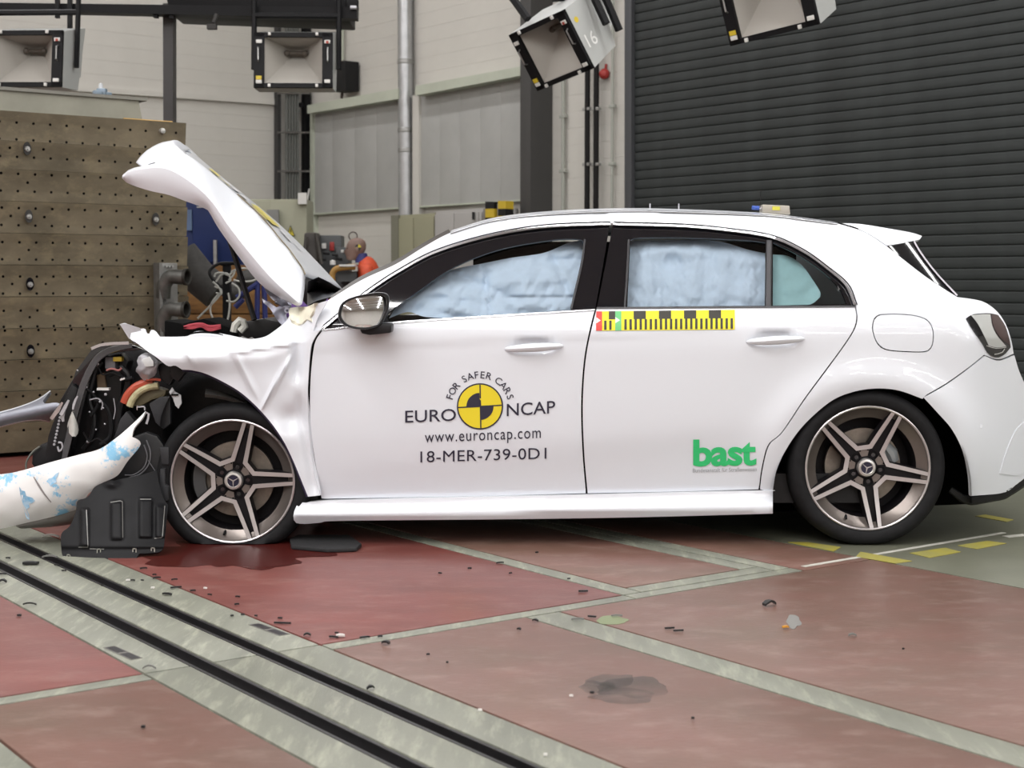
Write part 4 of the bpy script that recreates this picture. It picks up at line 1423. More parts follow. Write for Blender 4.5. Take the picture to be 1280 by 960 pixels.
patch('round_sticker', [(.60, .72, .25, .62), (.62, .70, .08, .2), (.385, .43, .06, .45), (.43, .50, .04, .12)], HY, bonnet)
for q_ in [(.46, .485, .15, .5), (.50, .525, .2, .55), (.54, .575, .15, .45), (.585, .6, .1, .22), (.74, .80, .4, .5), (.80, .84, .55, .6)]: patch('sticker_lettering', [q_], mat('sticker_grey', (0.30, 0.30, 0.31), 0.6, var=.3, scale=60, col2=(.6, .6, .6)), bonnet)
# stay and windscreen cowl seen through the bonnet corner
mb = MB()
mb.tube([PV(284, 290, YN + .55), PV(300, 342, YN + .50), PV(318, 400, YN + .45)], .012, 8)
mb.build('bonnet_stay', BLK, car)
cw = MB()
cw.grid([[tuple(P(x, y, YN + .4)) for x, y in ((385, 352), (398, 346), (412, 353), (428, 363))], [tuple(P(x, y, YN + .8)) for x, y in ((384, 366), (398, 360), (410, 362), (424, 366))], [tuple(P(x, y, YN + .25)) for x, y in ((384, 382), (396, 376), (410, 372), (420, 368))]])
cw.build('scuttle', mat('scuttle_grey', (0.16, 0.17, 0.19), 0.35, var=.5, scale=30, col2=(.03, .03, .03)), car)

# ---- engine bay mass and hidden structure (dark)
eb = MB()
def pbox(mb, x0, x1, y0, y1, d0, d1, mi=0, jag=0.0):
    mb.hexa([PV(x0, y1, YN + d0), PV(x1, y1, YN + d0), PV(x1, y0, YN + d0), PV(x0, y0, YN + d0)], (0, d1 - d0, 0), mi)
def pprism(mb, pts, d0, d1, mi=0):
    mb.prism([PV(x, y, YN + d0) for x, y in pts], (0, d1 - d0, 0), mi)
ENG = mat('engine_black', (0.008, 0.008, 0.009), 0.38, spec=.3, var=0.5, scale=14)
pprism(eb, [(118, 437), (160, 431), (190, 440), (222, 462), (380, 440), (382, 560), (200, 610), (180, 560), (100, 590), (62, 578), (60, 545), (74, 500), (92, 470)], .42, 1.3)
eb.build('engine_block', ENG, car, bevel=.02, recalc=True)
e2 = MB()
pprism(e2, [(297, 413), (302, 402), (316, 400), (330, 398), (352, 403), (352, 430), (300, 430)], .5, 1.0)
e2.build('battery_box', ENG, car, bevel=.012, recalc=True)
e3 = MB()
pprism(e3, [(205, 400), (228, 404), (255, 398), (272, 404), (290, 410), (300, 430), (205, 430)], .55, .9)
e3.build('air_duct', DARK, car, bevel=.012, recalc=True)
e4 = MB()
e4.tube([PV(x, y, YN + .5) for x, y in ((292, 415), (294, 406), (300, 400), (304, 402), (306, 408), (300, 414))], .016, 8)
e4.build('white_hose', mat('hose_white', (.55, .55, .5), .5), car)
WIRE = mat('wire_red', (.42, .05, .07), .5)
for off in (0, 3, 5):
    mb = MB()
    mb.tube(crom([tuple(PV(x, y + off * .6, YN + .52)) for x, y in ((230, 409 - off * .5), (240, 406 + off * .3), (252, 405), (262, 408 + off * .4), (276, 407))], 6), .006, 6)
    mb.build('red_wire', WIRE, car)
# wheel arch liner of the front wheel
ln = MB()
arcp = [(205, 560), (200, 530), (207, 505), (220, 485), (240, 470), (262, 468), (285, 478), (305, 492), (325, 510), (345, 533), (360, 556), (372, 580), (383, 612)]
p = stepped(crom(arcp, 6), 8)
ln.grid([[tuple(P(x, y, YN + .05)), tuple(P(x, y, YN + .4))] for x, y in p])
ln.build('arch_liner', BLK, car, angle=60)
mb = MB()
rows = []
for i in range(14):
    t = i / 13
    x, y = 256 + 60 * t, 494 + 14 * t ** 1.6
    rows.append([tuple(P(x + 1, y - 6 * (1 - t) - 2, YN + .16)), tuple(P(x, y - 1, YN + .10)), tuple(P(x, y + 2.5, YN + .12))])
mb.grid(rows)
mb.build('liner_edge', mat('liner_grey', (.16, .155, .145), .45), car)

# ---- bumper cover, torn off and hanging
BW = bpy.data.materials.new('bumper_white')
BW.use_nodes = True
nt = BW.node_tree
b = nt.nodes['Principled BSDF']
b.inputs['Roughness'].default_value = 0.34
tc = nt.nodes.new('ShaderNodeTexCoord')
n1 = nt.nodes.new('ShaderNodeTexNoise'); n1.inputs['Scale'].default_value = 13; n1.inputs['Detail'].default_value = 8; n1.inputs['Roughness'].default_value = .75
n2 = nt.nodes.new('ShaderNodeTexNoise'); n2.inputs['Scale'].default_value = 4.5; n2.inputs['Detail'].default_value = 4
nt.links.new(tc.outputs['Object'], n1.inputs[0]); nt.links.new(tc.outputs['Object'], n2.inputs[0])
r1 = nt.nodes.new('ShaderNodeValToRGB')
r1.color_ramp.elements[0].position = .53; r1.color_ramp.elements[0].color = (0.73, 0.73, 0.725, 1)
r1.color_ramp.elements[1].position = .585; r1.color_ramp.elements[1].color = (0.24, 0.52, 0.74, 1)
mu = nt.nodes.new('ShaderNodeMath'); mu.operation = 'MULTIPLY'
ad = nt.nodes.new('ShaderNodeMath'); ad.operation = 'MULTIPLY_ADD'; ad.inputs[1].default_value = 1.5; ad.inputs[2].default_value = .20
nt.links.new(n2.outputs[0], ad.inputs[0]); nt.links.new(ad.outputs[0], mu.inputs[0]); nt.links.new(n1.outputs[0], mu.inputs[1])
nt.links.new(mu.outputs[0], r1.inputs[0]); nt.links.new(r1.outputs[0], b.inputs['Base Color'])
def WBU(x, y):
    x, y = np.asarray(x, float), np.asarray(y, float)
    t = np.interp(x, [-40, 0, 60, 125, 150, 183], [628, 626, 610, 583, 568, 540])
    v = (y - t) / 40
    return -0.06 + 0.045 * v ** 2 * np.where(v < 0, 1.0, 1.5) + 0.16 * (np.clip(x - 120, 0, None) / 60) ** 2 * 0.22 + 0.0006 * np.clip(60 - x, 0, None) + .006 * nz(x, y, .045, 2.)
bumper = sheet('front_bumper_cover', [[(-120, 604), (-60, 599), (0, 593), (26, 588.5), (66, 577), (100, 568), (125, 561), (147, 546), (166, 529.5), (175, 521), (182, 514)], [(182, 514), (177, 524), (168, 535), (165, 546)], [(165, 546), (171, 549), (176, 554), (172, 562), (160, 576), (150, 591), (143, 597), (130, 603), (121, 611), (111, 617), (103, 630), (96, 637)],
                         [(96, 637), (70, 645), (40, 652), (0, 661), (-60, 671), (-120, 674)], [(-120, 674), (-120, 604)]], WBU, BW, car, step=4, bstep=3)
mb = MB()
mb.grid([[tuple(P(x, y, YN + .02)) for x, y in ((20, 657), (60, 648), (96, 636), (104, 630))], [tuple(P(x, y, YN + .16)) for x, y in ((24, 659), (62, 656), (96, 651), (110, 645))], [tuple(P(x, y, YN + .2)) for x, y in ((26, 660), (62, 658), (96, 654), (110, 650))]])
mb.build('bumper_underside', mat('under_grey', (.30, .29, .28), .5), bumper, thick=.006)  # grey colour stands in for shade on the tucked-under edge
BLU = mat('paint_blue', (0.14, 0.42, 0.68), 0.5, var=0.5, scale=60, col2=(.5, .62, .72))
def splash(cx, cy, pts): return [(cx + a, cy + b) for a, b in pts]
for pts in ([(24, 608), (27, 613), (31, 614), (33, 620), (40, 622), (44, 626), (40, 629), (36, 630), (37, 634), (33, 637), (36, 643), (37, 650), (33, 648), (31, 640), (28, 628), (25, 617)],
            [(58, 602), (61, 598), (66, 597), (69, 593), (74, 590), (72, 595), (70, 599), (71, 603), (66, 605), (63, 608), (61, 604)], [(87, 628), (92, 625), (97, 624), (94, 629), (96, 633), (90, 632)]):
    decal('blue_paint_mark', [(pts, 0)], WBU, [BLU], bumper)
mb = MB()
ribbon(mb, [(42, 596), (48, 606), (55, 617), (64, 628)], [1, 2.5, 2, 1], -0.004, WBU, prof=((-1, 0), (1, 0)))
mb.build('tear_line', mat('tear_grey', (.22, .2, .2), .7), bumper)
# bent inner skin sticking out ahead
def WI(x, y): return 0.25 + .0016 * np.clip(70 - x, 0, None) + 0.10 * (np.abs(np.asarray(y, float) - (524 - .22 * x)) / 14) ** 2
isk = sheet('bent_crossmember', [[(-110, 541), (-40, 527), (0, 515.5), (26, 508), (48, 499), (63, 488.5)], [(63, 488.5), (56, 498), (53, 503), (58, 504.5), (69, 503), (76, 505)], [(76, 505), (68, 516), (62, 527)], [(62, 527), (50, 524.5), (30, 526), (12, 530), (0, 533), (-40, 542), (-110, 560)], [(-110, 560), (-110, 541)]], WI, mat('inner_skin', (0.22, 0.23, 0.27), 0.38, 0.3, var=.25, scale=8), car, step=4)
mb = MB()
ribbon(mb, [(-30, 523.5), (0, 515.5), (26, 508), (48, 499), (63, 488.5)], 1.6, -.004, WI)
ribbon(mb, [(-30, 540.5), (0, 533.5), (12, 530.5), (30, 526.5), (50, 525), (62, 527.5)], 1.6, -.004, WI)
mb.build('torn_white_edge', WHITE, isk)

# ---- front module: grille frame, radiator, headlamp, hoses
FRM = mat('frame_grey', (.055, .056, .06), .32, coat=.3)
def strip(name, pts, width, d, m, parent=car, th=.012, smooth=True, prof=None):
    mb = MB()
    ribbon(mb, pts, width, d, lambda x, y: np.zeros(np.shape(x)), prof=prof or ((-1, th), (-.8, 0), (.8, 0), (1, th)), smooth=smooth)
    return mb.build(name, m, parent, thick=0)
gf = strip('grille_frame', [(165, 432), (140, 437), (124, 446), (113, 462), (104, 482), (97, 505), (90, 530), (85, 552), (80, 575)], [6, 8, 9, 9, 9, 9, 9, 9, 7], .10, FRM)
strip('grille_trim', [(114, 436), (125, 431.5), (140, 429.5), (161, 429)], 4.5, .06, CHROME)
sd = MB()
pprism(sd, [(114, 437), (126, 433), (165, 431), (180, 437), (150, 440), (128, 444), (110, 462), (98, 484), (90, 478), (94, 464)], .16, .30)
sd.build('grille_surround', BLKG, car, bevel=.006, recalc=True)
sh_ = MB()
pprism(sh_, [(90, 480), (97, 486), (84, 540), (76, 580), (62, 585), (56, 570), (60, 545), (66, 528), (78, 505)], .14, .26)
sh_.build('bumper_grille', BLK, car, bevel=.006, recalc=True)
# perforated mesh holes on that grille
for i in range(9):
    mb = MB()
    mb.ball(PV(75 - i * .9, 522 + i * 4.2, YN + .136), (.006, .004, .006), 6, 4)
    mb.build('grille_stud', SILVER, car)
strip('silver_blade', [(78, 503), (72, 513), (64, 524)], [3, 6, 5], .08, CHROME, th=.006)
strip('silver_blade', [(86, 500), (82, 508), (76, 519)], [2.5, 5, 5], .08, SILVER, th=.006)
strip('silver_blade', [(97, 495), (93, 503), (91, 512)], [2, 4, 2], .07, SILVER, th=.006)
hl = sheet('headlamp_lens', [[(90, 514), (94, 522), (98, 534), (97, 543), (92, 546.5), (86, 541), (84, 532), (87, 522), (90, 514)]], lambda x, y: 0.085 + .02 * ((x - 91) / 6) ** 2, mat('lens_pale', (.50, .50, .47), .2, coat=.5, var=.15, scale=25), car, step=3)
strip('silver_blade', [(80, 512), (78, 520), (79, 527)], [5, 6, 3], .095, SILVER, th=.006)
rad = MB()
pprism(rad, [(124, 448), (150, 442), (160, 452), (152, 480), (150, 545), (120, 562), (92, 570), (96, 540), (104, 505), (112, 474)], .26, .36)
rad.build('radiator', ENG, car, bevel=.008, recalc=True)
ap = MB()
pprism(ap, [(121, 469), (130, 466), (133, 484), (122, 486)], .245, .27)
ap.build('brown_plate', mat('plate_brown', (.14, .095, .055), .7), car, recalc=True)
def blob(name, x, y, rx, ry, d, m, depth=None):
    mb = MB()
    k = (d + YN) / FPX
    mb.ball(PV(x, y, YN + d), (rx * k, (depth or min(rx, ry)) * k, ry * k), 10, 7)
    return mb.build(name, m, car)
def pipe(name, pts, rpx, d, m, seg=8, dd=None):
    mb = MB()
    k = (d + YN) / FPX
    ds = dd or [d] * len(pts)
    mb.tube(crom([tuple(PV(x, y, YN + q)) for (x, y), q in zip(pts, ds)], 6) if len(pts) > 2 else [PV(x, y, YN + q) for (x, y), q in zip(pts, ds)], rpx * k, seg)
    return mb.build(name, m, car)
pipe('black_hose', [(128, 452), (120, 462), (115, 480), (112, 500), (118, 522), (115, 545), (104, 562)], 3.2, .22, BLK)
pipe('black_hose', [(150, 458), (160, 470), (158, 490), (150, 510), (148, 540)], 4.5, .2, BLK)
pipe('black_hose', [(118, 500), (130, 505), (138, 520), (138, 545), (126, 556)], 3, .2, RUB)
pipe('black_hose', [(136, 470), (146, 466), (156, 474), (166, 472)], 2.6, .18, RUB)
pipe('black_hose', [(108, 486), (116, 492), (122, 506), (113, 520)], 2.2, .2, RUB)
pipe('cable', [(110, 452), (122, 458), (128, 468), (140, 466), (150, 470)], .9, .17, BLK, 6)
pipe('cable', [(112, 500), (122, 498), (128, 504), (127, 512)], .9, .17, SILVER, 6)
pipe('cable', [(142, 498), (144, 512), (142, 524)], .7, .16, SILVER, 6)
pipe('cable', [(104, 540), (112, 552), (122, 548), (134, 556)], 1, .15, BLK, 6)
pipe('red_cable', [(133, 463), (140, 461), (148, 463), (152, 460)], 1.3, .15, mat('cable_pink', (.40, .16, .15), .5), 6)
mb = MB(); pbox(mb, 131, 144, 446, 461, .2, .26); mb.build('grey_bracket', mat('bracket_grey', (.17, .17, .18), .45), car, bevel=.006, recalc=True)
mb = MB(); pbox(mb, 141, 152, 446, 452, .18, .22); mb.build('yellow_connector', mat('connector_yellow', (.42, .30, .03), .5), car, bevel=.004, recalc=True)
mb = MB(); pbox(mb, 121, 136, 485, 488, .17, .2); mb.build('white_clip', mat('clip_white', (.75, .74, .72), .4), car, recalc=True)
for x, y, r_ in ((132, 493, 2), (125, 502, 1.6), (122, 455, 1.8), (108, 484, 1.5), (117, 490, 1.4), (131, 530, 1.3), (112, 515, 1.2), (74, 556, 2.4), (110, 552, 2.2), (129, 510, 1.2), (152, 474, 1.6), (97, 463, 1.2), (158, 490, 1.3), (120, 537, 1.1)):
    blob('bolt_head', x, y, r_, r_, .16, SILVER)
pipe('tow_hook', [(72, 558), (74, 564), (78, 560), (77, 554), (73, 553)], 1.3, .12, SILVER, 6)
strip('white_clip', [(150, 475), (156, 473)], 2.2, .14, mat('clip_white', (.75, .74, .72), .4), smooth=False)
# silver coolant tank
ct = sheet('coolant_tank', [[(173, 446), (180, 441), (188, 441), (194, 447), (199, 452), (203, 453)], [(203, 453), (197, 458), (195, 468), (188, 473), (181, 476), (176, 472)], [(176, 472), (172, 466), (168, 463), (170, 461)], [(170, 461), (173, 458), (171, 452), (173, 446)]],
           lambda x, y: 0.05 + .04 * ((x - 186) / 15) ** 2 + .03 * ((y - 458) / 14) ** 2 + .02 * nz(x, y, .12, 1.), SILVER, car, step=3, thick=.05)
mb = MB(); pprism(mb, [(176, 450), (187, 445), (192, 452), (192, 458), (182, 459)], .028, .05); mb.build('tank_cap', mat('cap_pale', (.55, .56, .56), .4), ct, bevel=.005, recalc=True)
# red and cream air hose
mb = MB()
arc = [(156, 504), (160, 495), (168, 486), (180, 480), (192, 478)]
mb.tube(crom([tuple(PV(x, y, YN + .13)) for x, y in arc], 6), .020, 10)
rh = mb.build('intake_hose', mat('hose_red', (.36, .055, .025), .42), car)
mb = MB()
mb.tube(crom([tuple(PV(x + 6, y + 4, YN + .115)) for x, y in arc], 6), .015, 10)
mb.build('hose_band', mat('hose_cream', (.42, .38, .22), .5, var=.3, scale=40), rh)
mb = MB()
pprism(mb, [(166, 508), (172, 496), (182, 488), (196, 484), (208, 488), (206, 496), (190, 500), (176, 508)], .13, .2)
mb.build('hose_inner', mat('hose_olive', (.10, .085, .045), .6), rh, bevel=.01, recalc=True)
strip('red_hose_strap', [(183, 475), (192, 474), (201, 475)], 3.4, .09, mat('hose_red', (.36, .055, .025), .42))
# dark plastic shields around the wheel
PG = mat('plastic_grey', (.03, .031, .034), .42, spec=.3, var=.25, scale=12)
def slabp(name, pts, d0, d1, m=PG, bev=.006, par=car):
    mb = MB()
    pprism(mb, pts, d0, d1)
    return mb.build(name, m, par, bevel=bev, recalc=True)
slabp('plastic_shield', [(186, 505), (200, 496), (213, 496), (213, 530), (204, 537), (194, 528)], .10, .13)
slabp('plastic_shield', [(142, 548), (150, 524), (158, 514), (168, 526), (160, 540)], .14, .2)
slabp('plastic_shield', [(196, 455), (206, 453), (216, 459), (220, 468), (212, 482), (200, 474)], .10, .16, BLK)
slabp('plastic_shield', [(214, 453), (222, 456), (232, 465), (222, 478), (212, 470)], .05, .10, BLK)
wb = slabp('white_bracket', [(211, 490), (215, 484), (219, 490), (226, 494), (227, 504), (223, 511), (219, 507), (216, 498)], .06, .07, mat('bracket_white', (.42, .43, .44), .4), .002)
mb = MB(); pbox(mb, 214, 223, 492.5, 494.5, .054, .058); mb.build('bracket_slot', DARK, wb)
pipe('steel_stud', [(171.5, 507), (171.5, 512.5)], 1, .1, CHROME, 6)
pipe('steel_stud', [(172, 509), (180, 508.5), (181, 513)], 1, .1, SILVER, 6)
strip('torn_plastic', [(178, 520), (184, 514), (186, 520), (183, 530)], 3, .06, SILVER, th=.004)
slabp('headlamp_housing', [(44, 588), (38, 580), (40, 566), (50, 556), (60, 552), (72, 570), (78, 582), (60, 592)], .16, .4, BLK, .02)
pipe('housing_rim', [(33, 590), (33, 578), (40, 566), (50, 558)], 1.2, .15, mat('rim_grey', (.11, .115, .10), .5), 6)
slabp('arch_liner_front', [(166, 546), (182, 540), (196, 545), (207, 560), (206, 590), (200, 606), (140, 608), (130, 600), (150, 575)], .06, .10, mat('liner_dark', (.018, .0185, .02), .4, spec=.35, var=.35, scale=9), .01)
slabp('liner_bracket', [(199, 559), (211, 559), (211, 581), (202, 581)], .03, .05, PG)
slabp('liner_bracket', [(200, 586), (206, 586), (206, 606), (210, 608), (210, 626), (196, 626), (199, 612)], .01, .04, PG, .004)
pipe('cable_loop', [(183, 550), (188, 565), (186, 580), (176, 592), (162, 597)], .9, .05, mat('cable_grey', (.13, .13, .14), .4), 6)
pipe('cable_loop', [(180, 556), (184, 570), (180, 584), (168, 593), (156, 594)], .8, .05, mat('cable_grey', (.13, .13, .14), .4), 6)
pipe('cable_loop', [(185, 575), (192, 586), (200, 598)], .6, .05, mat('cable_grey', (.13, .13, .14), .4), 6)
# tyre tread blocks where the tread shows above the liner
# ---- black splash shield, torn loose and resting on the track
SHM = mat('shield_black', (.007, .007, .008), .5, spec=.14, var=.35, scale=10)
def WSH(x, y):
    y = np.asarray(y, float); x = np.asarray(x, float)
    yb = PBOT
    w = -0.285 + 0.24 * (705 - y) / 105.0
    w = w + .03 * ((x - 150) / 60) ** 2
    for x0, x1, y0, y1 in ((101, 111, 636, 683), (139, 153, 627, 674), (174, 190, 624, 672), (195, 206, 632, 672)):
        w = w - .016 * sigm((x - x0) / .8) * sigm((x1 - x) / .8) * sigm((y - y0) / .8) * sigm((y1 - y) / .8)
    w = w + .012 * sigm((y - 685) / 1.0)
    w = w - .018 * np.exp(-((x - 140) / 8) ** 2 - ((y - 605) / 5) ** 2)
    return w
PBOT = 705
shield = sheet('splash_shield', [[(82, 706), (80, 698), (77, 690), (76.5, 668), (86, 659), (91, 650), (95, 639)], [(95, 639), (97, 626), (106, 623), (112, 618), (118, 609), (127, 604), (136, 600.5), (143, 601), (148, 599)], [(148, 599), (165, 596), (182, 592), (196, 587.5)],
                [(196, 587.5), (199, 605), (204, 622), (210, 631)], [(210, 631), (208, 655), (206, 673), (204, 686), (198, 690.5)], [(198, 690.5), (180, 692), (174, 692), (170, 699.5)], [(170, 699.5), (140, 701), (110, 704), (88, 707.5), (82, 706)]], WSH, SHM, car, step=2.6, bstep=3, thick=.008)
for x, y in ((85.5, 696), (123.5, 689), (168, 688.5), (191, 687.5)):
    mb = MB()
    pw = float(WSH(x, y))
    for a, b, c_, d_ in ((-2.6, 2.6, -3.2, -2.0), (-2.6, -1.4, -3.2, 3.2), (1.4, 2.6, -3.2, 3.2)):
        mb.hexa([PV(x + a, y + d_, YN + pw - .004), PV(x + b, y + d_, YN + pw - .004), PV(x + b, y + c_, YN + pw - .004), PV(x + a, y + c_, YN + pw - .004)], (0, .003, 0))
    mb.build('metal_clip', mat('clip_metal', (.5, .5, .46), .35, .6), shield)
RDG = mat('rib_edge', (.20, .20, .19), .4)
for pth in ([(138, 628), (150, 626), (153, 627), (153.5, 672)], [(108, 637), (110, 684), (98, 684)], [(175, 624), (189, 624)], [(206, 632), (203, 672), (193, 673)], [(112, 686), (130, 686.5)]):
    mb = MB()
    ribbon(mb, pth, 1.1, -.003, WSH, smooth=False, prof=((-1, 0), (1, 0)), step=3)
    mb.build('rib_edge', RDG, shield)
# ================================================================== THINGS IN THE HALL
GB = mat('gantry_black', (0.007, 0.007, 0.008), 0.5, spec=0.18)
LGREY = mat('lamp_grey', (0.42, 0.43, 0.42), 0.45)
LREF = mat('lamp_reflector', (0.40, 0.38, 0.345), 0.5, 0.0)
LWH = mat('lamp_clip_white', (0.70, 0.69, 0.66), 0.5)
LYE = mat('lamp_sticker_yellow', (0.62, 0.46, 0.03), 0.5)

def persp(px, py, depth):
    """point at a camera depth (along the lens axis is close enough to y)"""
    return PV(px, py, depth)

# ---- lighting gantry
gy = 12.1
gan = empty('lighting_gantry', PV(210, 355, gy) * Vector((1, 1, 0)) if False else Vector((PV(210, 355, gy).x, gy, 0)), 'black steel overhead gantry carrying two floodlights, with one slim post behind the barrier', 'gantry')
mb = MB()
mb.hexa([PV(-60, 11.5, gy), PV(446, 23, gy), PV(446, 9, gy), PV(-60, 2.5, gy)], (0, .14, 0))
mb.build('beam', GB, gan, recalc=True)
mb = MB()
mb.hexa([PV(212, 17, gy + .1), PV(436, 25, gy + .1), PV(436, -26, gy + .1), PV(200, -40, gy + .1)], (0, .5, 0))
mb.build('box_truss', GB, gan, recalc=True, bevel=.01)
mb = MB()
mb.hexa([PV(204, 420, gy + .16), PV(215, 420, gy + .16), PV(216, 4, gy + .16), PV(203.5, 4, gy + .16)], (0, .13, 0))
for v in range(0, len(mb.v)):
    x, y, z = mb.v[v]
    if z < .9: mb.v[v] = (x, y, 0.0)
mb.build('post', mat('post_dark', (.045, .042, .042), .5), gan, recalc=True)
for x, y in ((195, 20), (215, 21)):
    mb = MB(); mb.box(PV(x, y, gy + .05), (.035, .06, .03)); mb.build('clamp', GB, gan)
mb = MB(); mb.box(PV(441, 6, gy + .1), (.09, .1, .09)); mb.build('end_stop', GB, gan, bevel=.01)
mb = MB(); mb.lathe([(.0, 0), (.016, 0), (.016, .05), (0, .05)], PV(438, 9.5, gy - .02), (1, 0, 0), 10); mb.build('end_fitting', SILVER, gan)
for x in (86.5, 71):
    mb = MB()
    mb.hexa([PV(x - 2.5, 52 if x > 80 else 22, gy - .1), PV(x + 2.5, 52 if x > 80 else 22, gy - .1), PV(x + 2.5, -10, gy - .05), PV(x - 2.5, -10, gy - .05)], (0, .04, 0))
    mb.build('hanger', GB, gan, recalc=True)
mb = MB()
mb.tube([PV(271, 18, gy), PV(267, 29, gy - .02)], .02, 6)
mb.box(PV(265, 33.5, gy - .02), (.075, .06, .04))
mb.build('mounting_foot', mat('foot_dark', (.03, .028, .026), .6), gan)

# ---- floodlights
def floodlight(name, loc, M, label, w=.62, h=.44, depth=.42, number=None, long_body=True, yoke=True):
    """front frame centre at the origin, looking along -y, x to its right, z up"""
    o = empty(name, loc, label, 'floodlight', 'floodlights hung above the track')
    o.rotation_mode = 'QUATERNION'
    o.rotation_quaternion = M.to_quaternion()
    W, H = w / 2, h / 2
    t = .012
    hb = MB()
    F = [(-W, 0, -H), (W, 0, -H), (W, 0, H), (-W, 0, H)]
    d = depth
    if long_body:
        Bk = [(-W, d * .72, -H * .80), (W, d * .72, -H * .80), (W, d, H * (1.12 if number else 1.62)), (-W, d, H * (1.12 if number else 1.62))]
        Tp = [(-W, .0, H), (W, .0, H), (W, d, H * 1.12), (-W, d, H * 1.12)]
    hb.add(F + Bk, [(0, 4, 5, 1), (1, 5, 6, 2), (2, 6, 7, 3), (3, 7, 4, 0), (4, 7, 6, 5)], 0)
    hb.build('housing', LGREY, o, local=True, recalc=True, angle=20)
    cap = MB()
    cap.add([(-W * .96, d * .55, H * 1.06), (W * .96, d * .55, H * 1.06), (W * .80, d * 1.25, H * .9), (-W * .80, d * 1.25, H * .9),
             (-W * .96, d * .75, -H * .3), (W * .96, d * .75, -H * .3), (W * .8, d * 1.2, -H * .1), (-W * .8, d * 1.2, -H * .1)],
            [(0, 1, 2, 3), (4, 7, 6, 5), (1, 5, 6, 2), (0, 3, 7, 4), (2, 6, 7, 3), (0, 4, 5, 1)])
    cap.build('rear_cap', LGREY, o, local=True, recalc=True, angle=20)
    fr = MB()
    b, sd = .035, .082
    fr.box((0, -.012, H - b / 2), (w, .03, b))
    fr.box((0, -.012, -H + b / 2), (w, .03, b))
    fr.box((-W + sd / 2, -.012, 0), (sd, .03, h))
    fr.box((W - sd / 2, -.012, 0), (sd, .03, h))
    fr.build('front_frame', GB, o, local=True)
    iw, ih = W - sd, H - b
    rf = MB()
    q = [(-iw, 0, -ih), (iw, 0, -ih), (iw, 0, ih), (-iw, 0, ih)]
    a = [(-iw * .22, d * .6, ih * .55), (iw * .22, d * .6, ih * .55), (iw * .22, d * .6, ih * .85), (-iw * .22, d * .6, ih * .85)]
    rf.add(q + a, [(0, 1, 5, 4), (1, 2, 6, 5), (2, 3, 7, 6), (3, 0, 4, 7), (4, 5, 6, 7)])
    r = rf.build('reflector', LREF, o, local=True, angle=10)
    if r.data.polygons[0].normal.z < 0: r.data.flip_normals()
    bu = MB()
    bu.tube([(-iw * .3, d * .45, ih * .62), (iw * .3, d * .45, ih * .62)], .018, 8)
    for s in (-1, 1):
        bu.ball((s * iw * .32, d * .42, ih * .6), .024, 8, 6)
    bu.build('lamp_tube', mat('lamp_end', (.10, .085, .07), .5), o, local=True)
    for x, z in ((-iw * .82, H - b * .4), (iw * .82, H - b * .4), (-iw * .82, -H + b * .4), (iw * .82, -H + b * .4)):
        mb = MB(); mb.box((x, -.034, z), (.022, .02, .026)); mb.build('clip', LWH, o, local=True, bevel=.004)
    for x, z in ((-W + sd * .5, H * .66), (W - sd * .5, H * .66), (W - sd * .5, -H * .78), (-W + sd * .5, -H * .80)):
        mb = MB(); mb.box((x, -.032, z), (.046, .012, .028)); mb.build('latch', LWH, o, local=True, bevel=.003)
    mb = MB(); mb.box((-W + sd * .5, -.034, -H * .66), (.044, .010, .030)); mb.build('yellow_tag', LYE, o, local=True)
    mb = MB(); mb.box((W - sd * .5, -.038, H * .64), (.02, .006, .02)); mb.build('red_dot', mat('tag_red', (.4, .06, .04), .5), o, local=True)
    for s in (-1, 1):
        mb = MB(); mb.tube([(s * (W - sd * .45), -.028, -.02), (s * (W - sd * .45), -.05, -.01), (s * (W - sd * .45), -.05, .09), (s * (W - sd * .45), -.028, .1)], .006, 6); mb.build('handle', STEEL, o, local=True)
    if yoke:
        for s in (-1, 1):
            mb = MB()
            mb.tube([(s * (W + .03), d * .45, -.02), (s * (W + .03), d * .45, H + .34)], .022, 6)
            mb.build('yoke_arm', GB, o, local=True)
        mb = MB(); mb.tube([(-W - .03, d * .45, H + .2), (W + .03, d * .45, H + .2)], .024, 6); mb.build('yoke_bar', GB, o, local=True)
    return o
def orient(w, h):
    w = Vector(w).normalized()
    h = Vector(h)
    h = (h - w * h.dot(w)).normalized()
    d = h.cross(w)                     # x × y = z  ->  y = z × x
    return Matrix((w, d, h)).transposed()
l2 = floodlight('floodlight', PV(367, 76, 11.8), orient((1, .03, 0.0), (0, .12, 1)), 'grey floodlight facing straight ahead, hung in front of the vertical cable ladder')
l1 = floodlight('floodlight', PV(31, 74, 11.6), orient((1, -.10, -.012), (0, .10, 1)), 'grey floodlight hung above the steel barrier block')
M16 = orient((.618, -.771, .152), (-.465, -.21, .859))
s16 = 170.0
c16 = PV(690, 63, FPX / s16)
l3 = floodlight('floodlight', c16, M16, 'tilted grey floodlight with the number 16 on its side, beside the roller shutter', w=.62, h=.46, depth=.40, yoke=False, number=16)
def on_side(o, s, pts_y_z):
    return [(s, y, z) for y, z in pts_y_z]
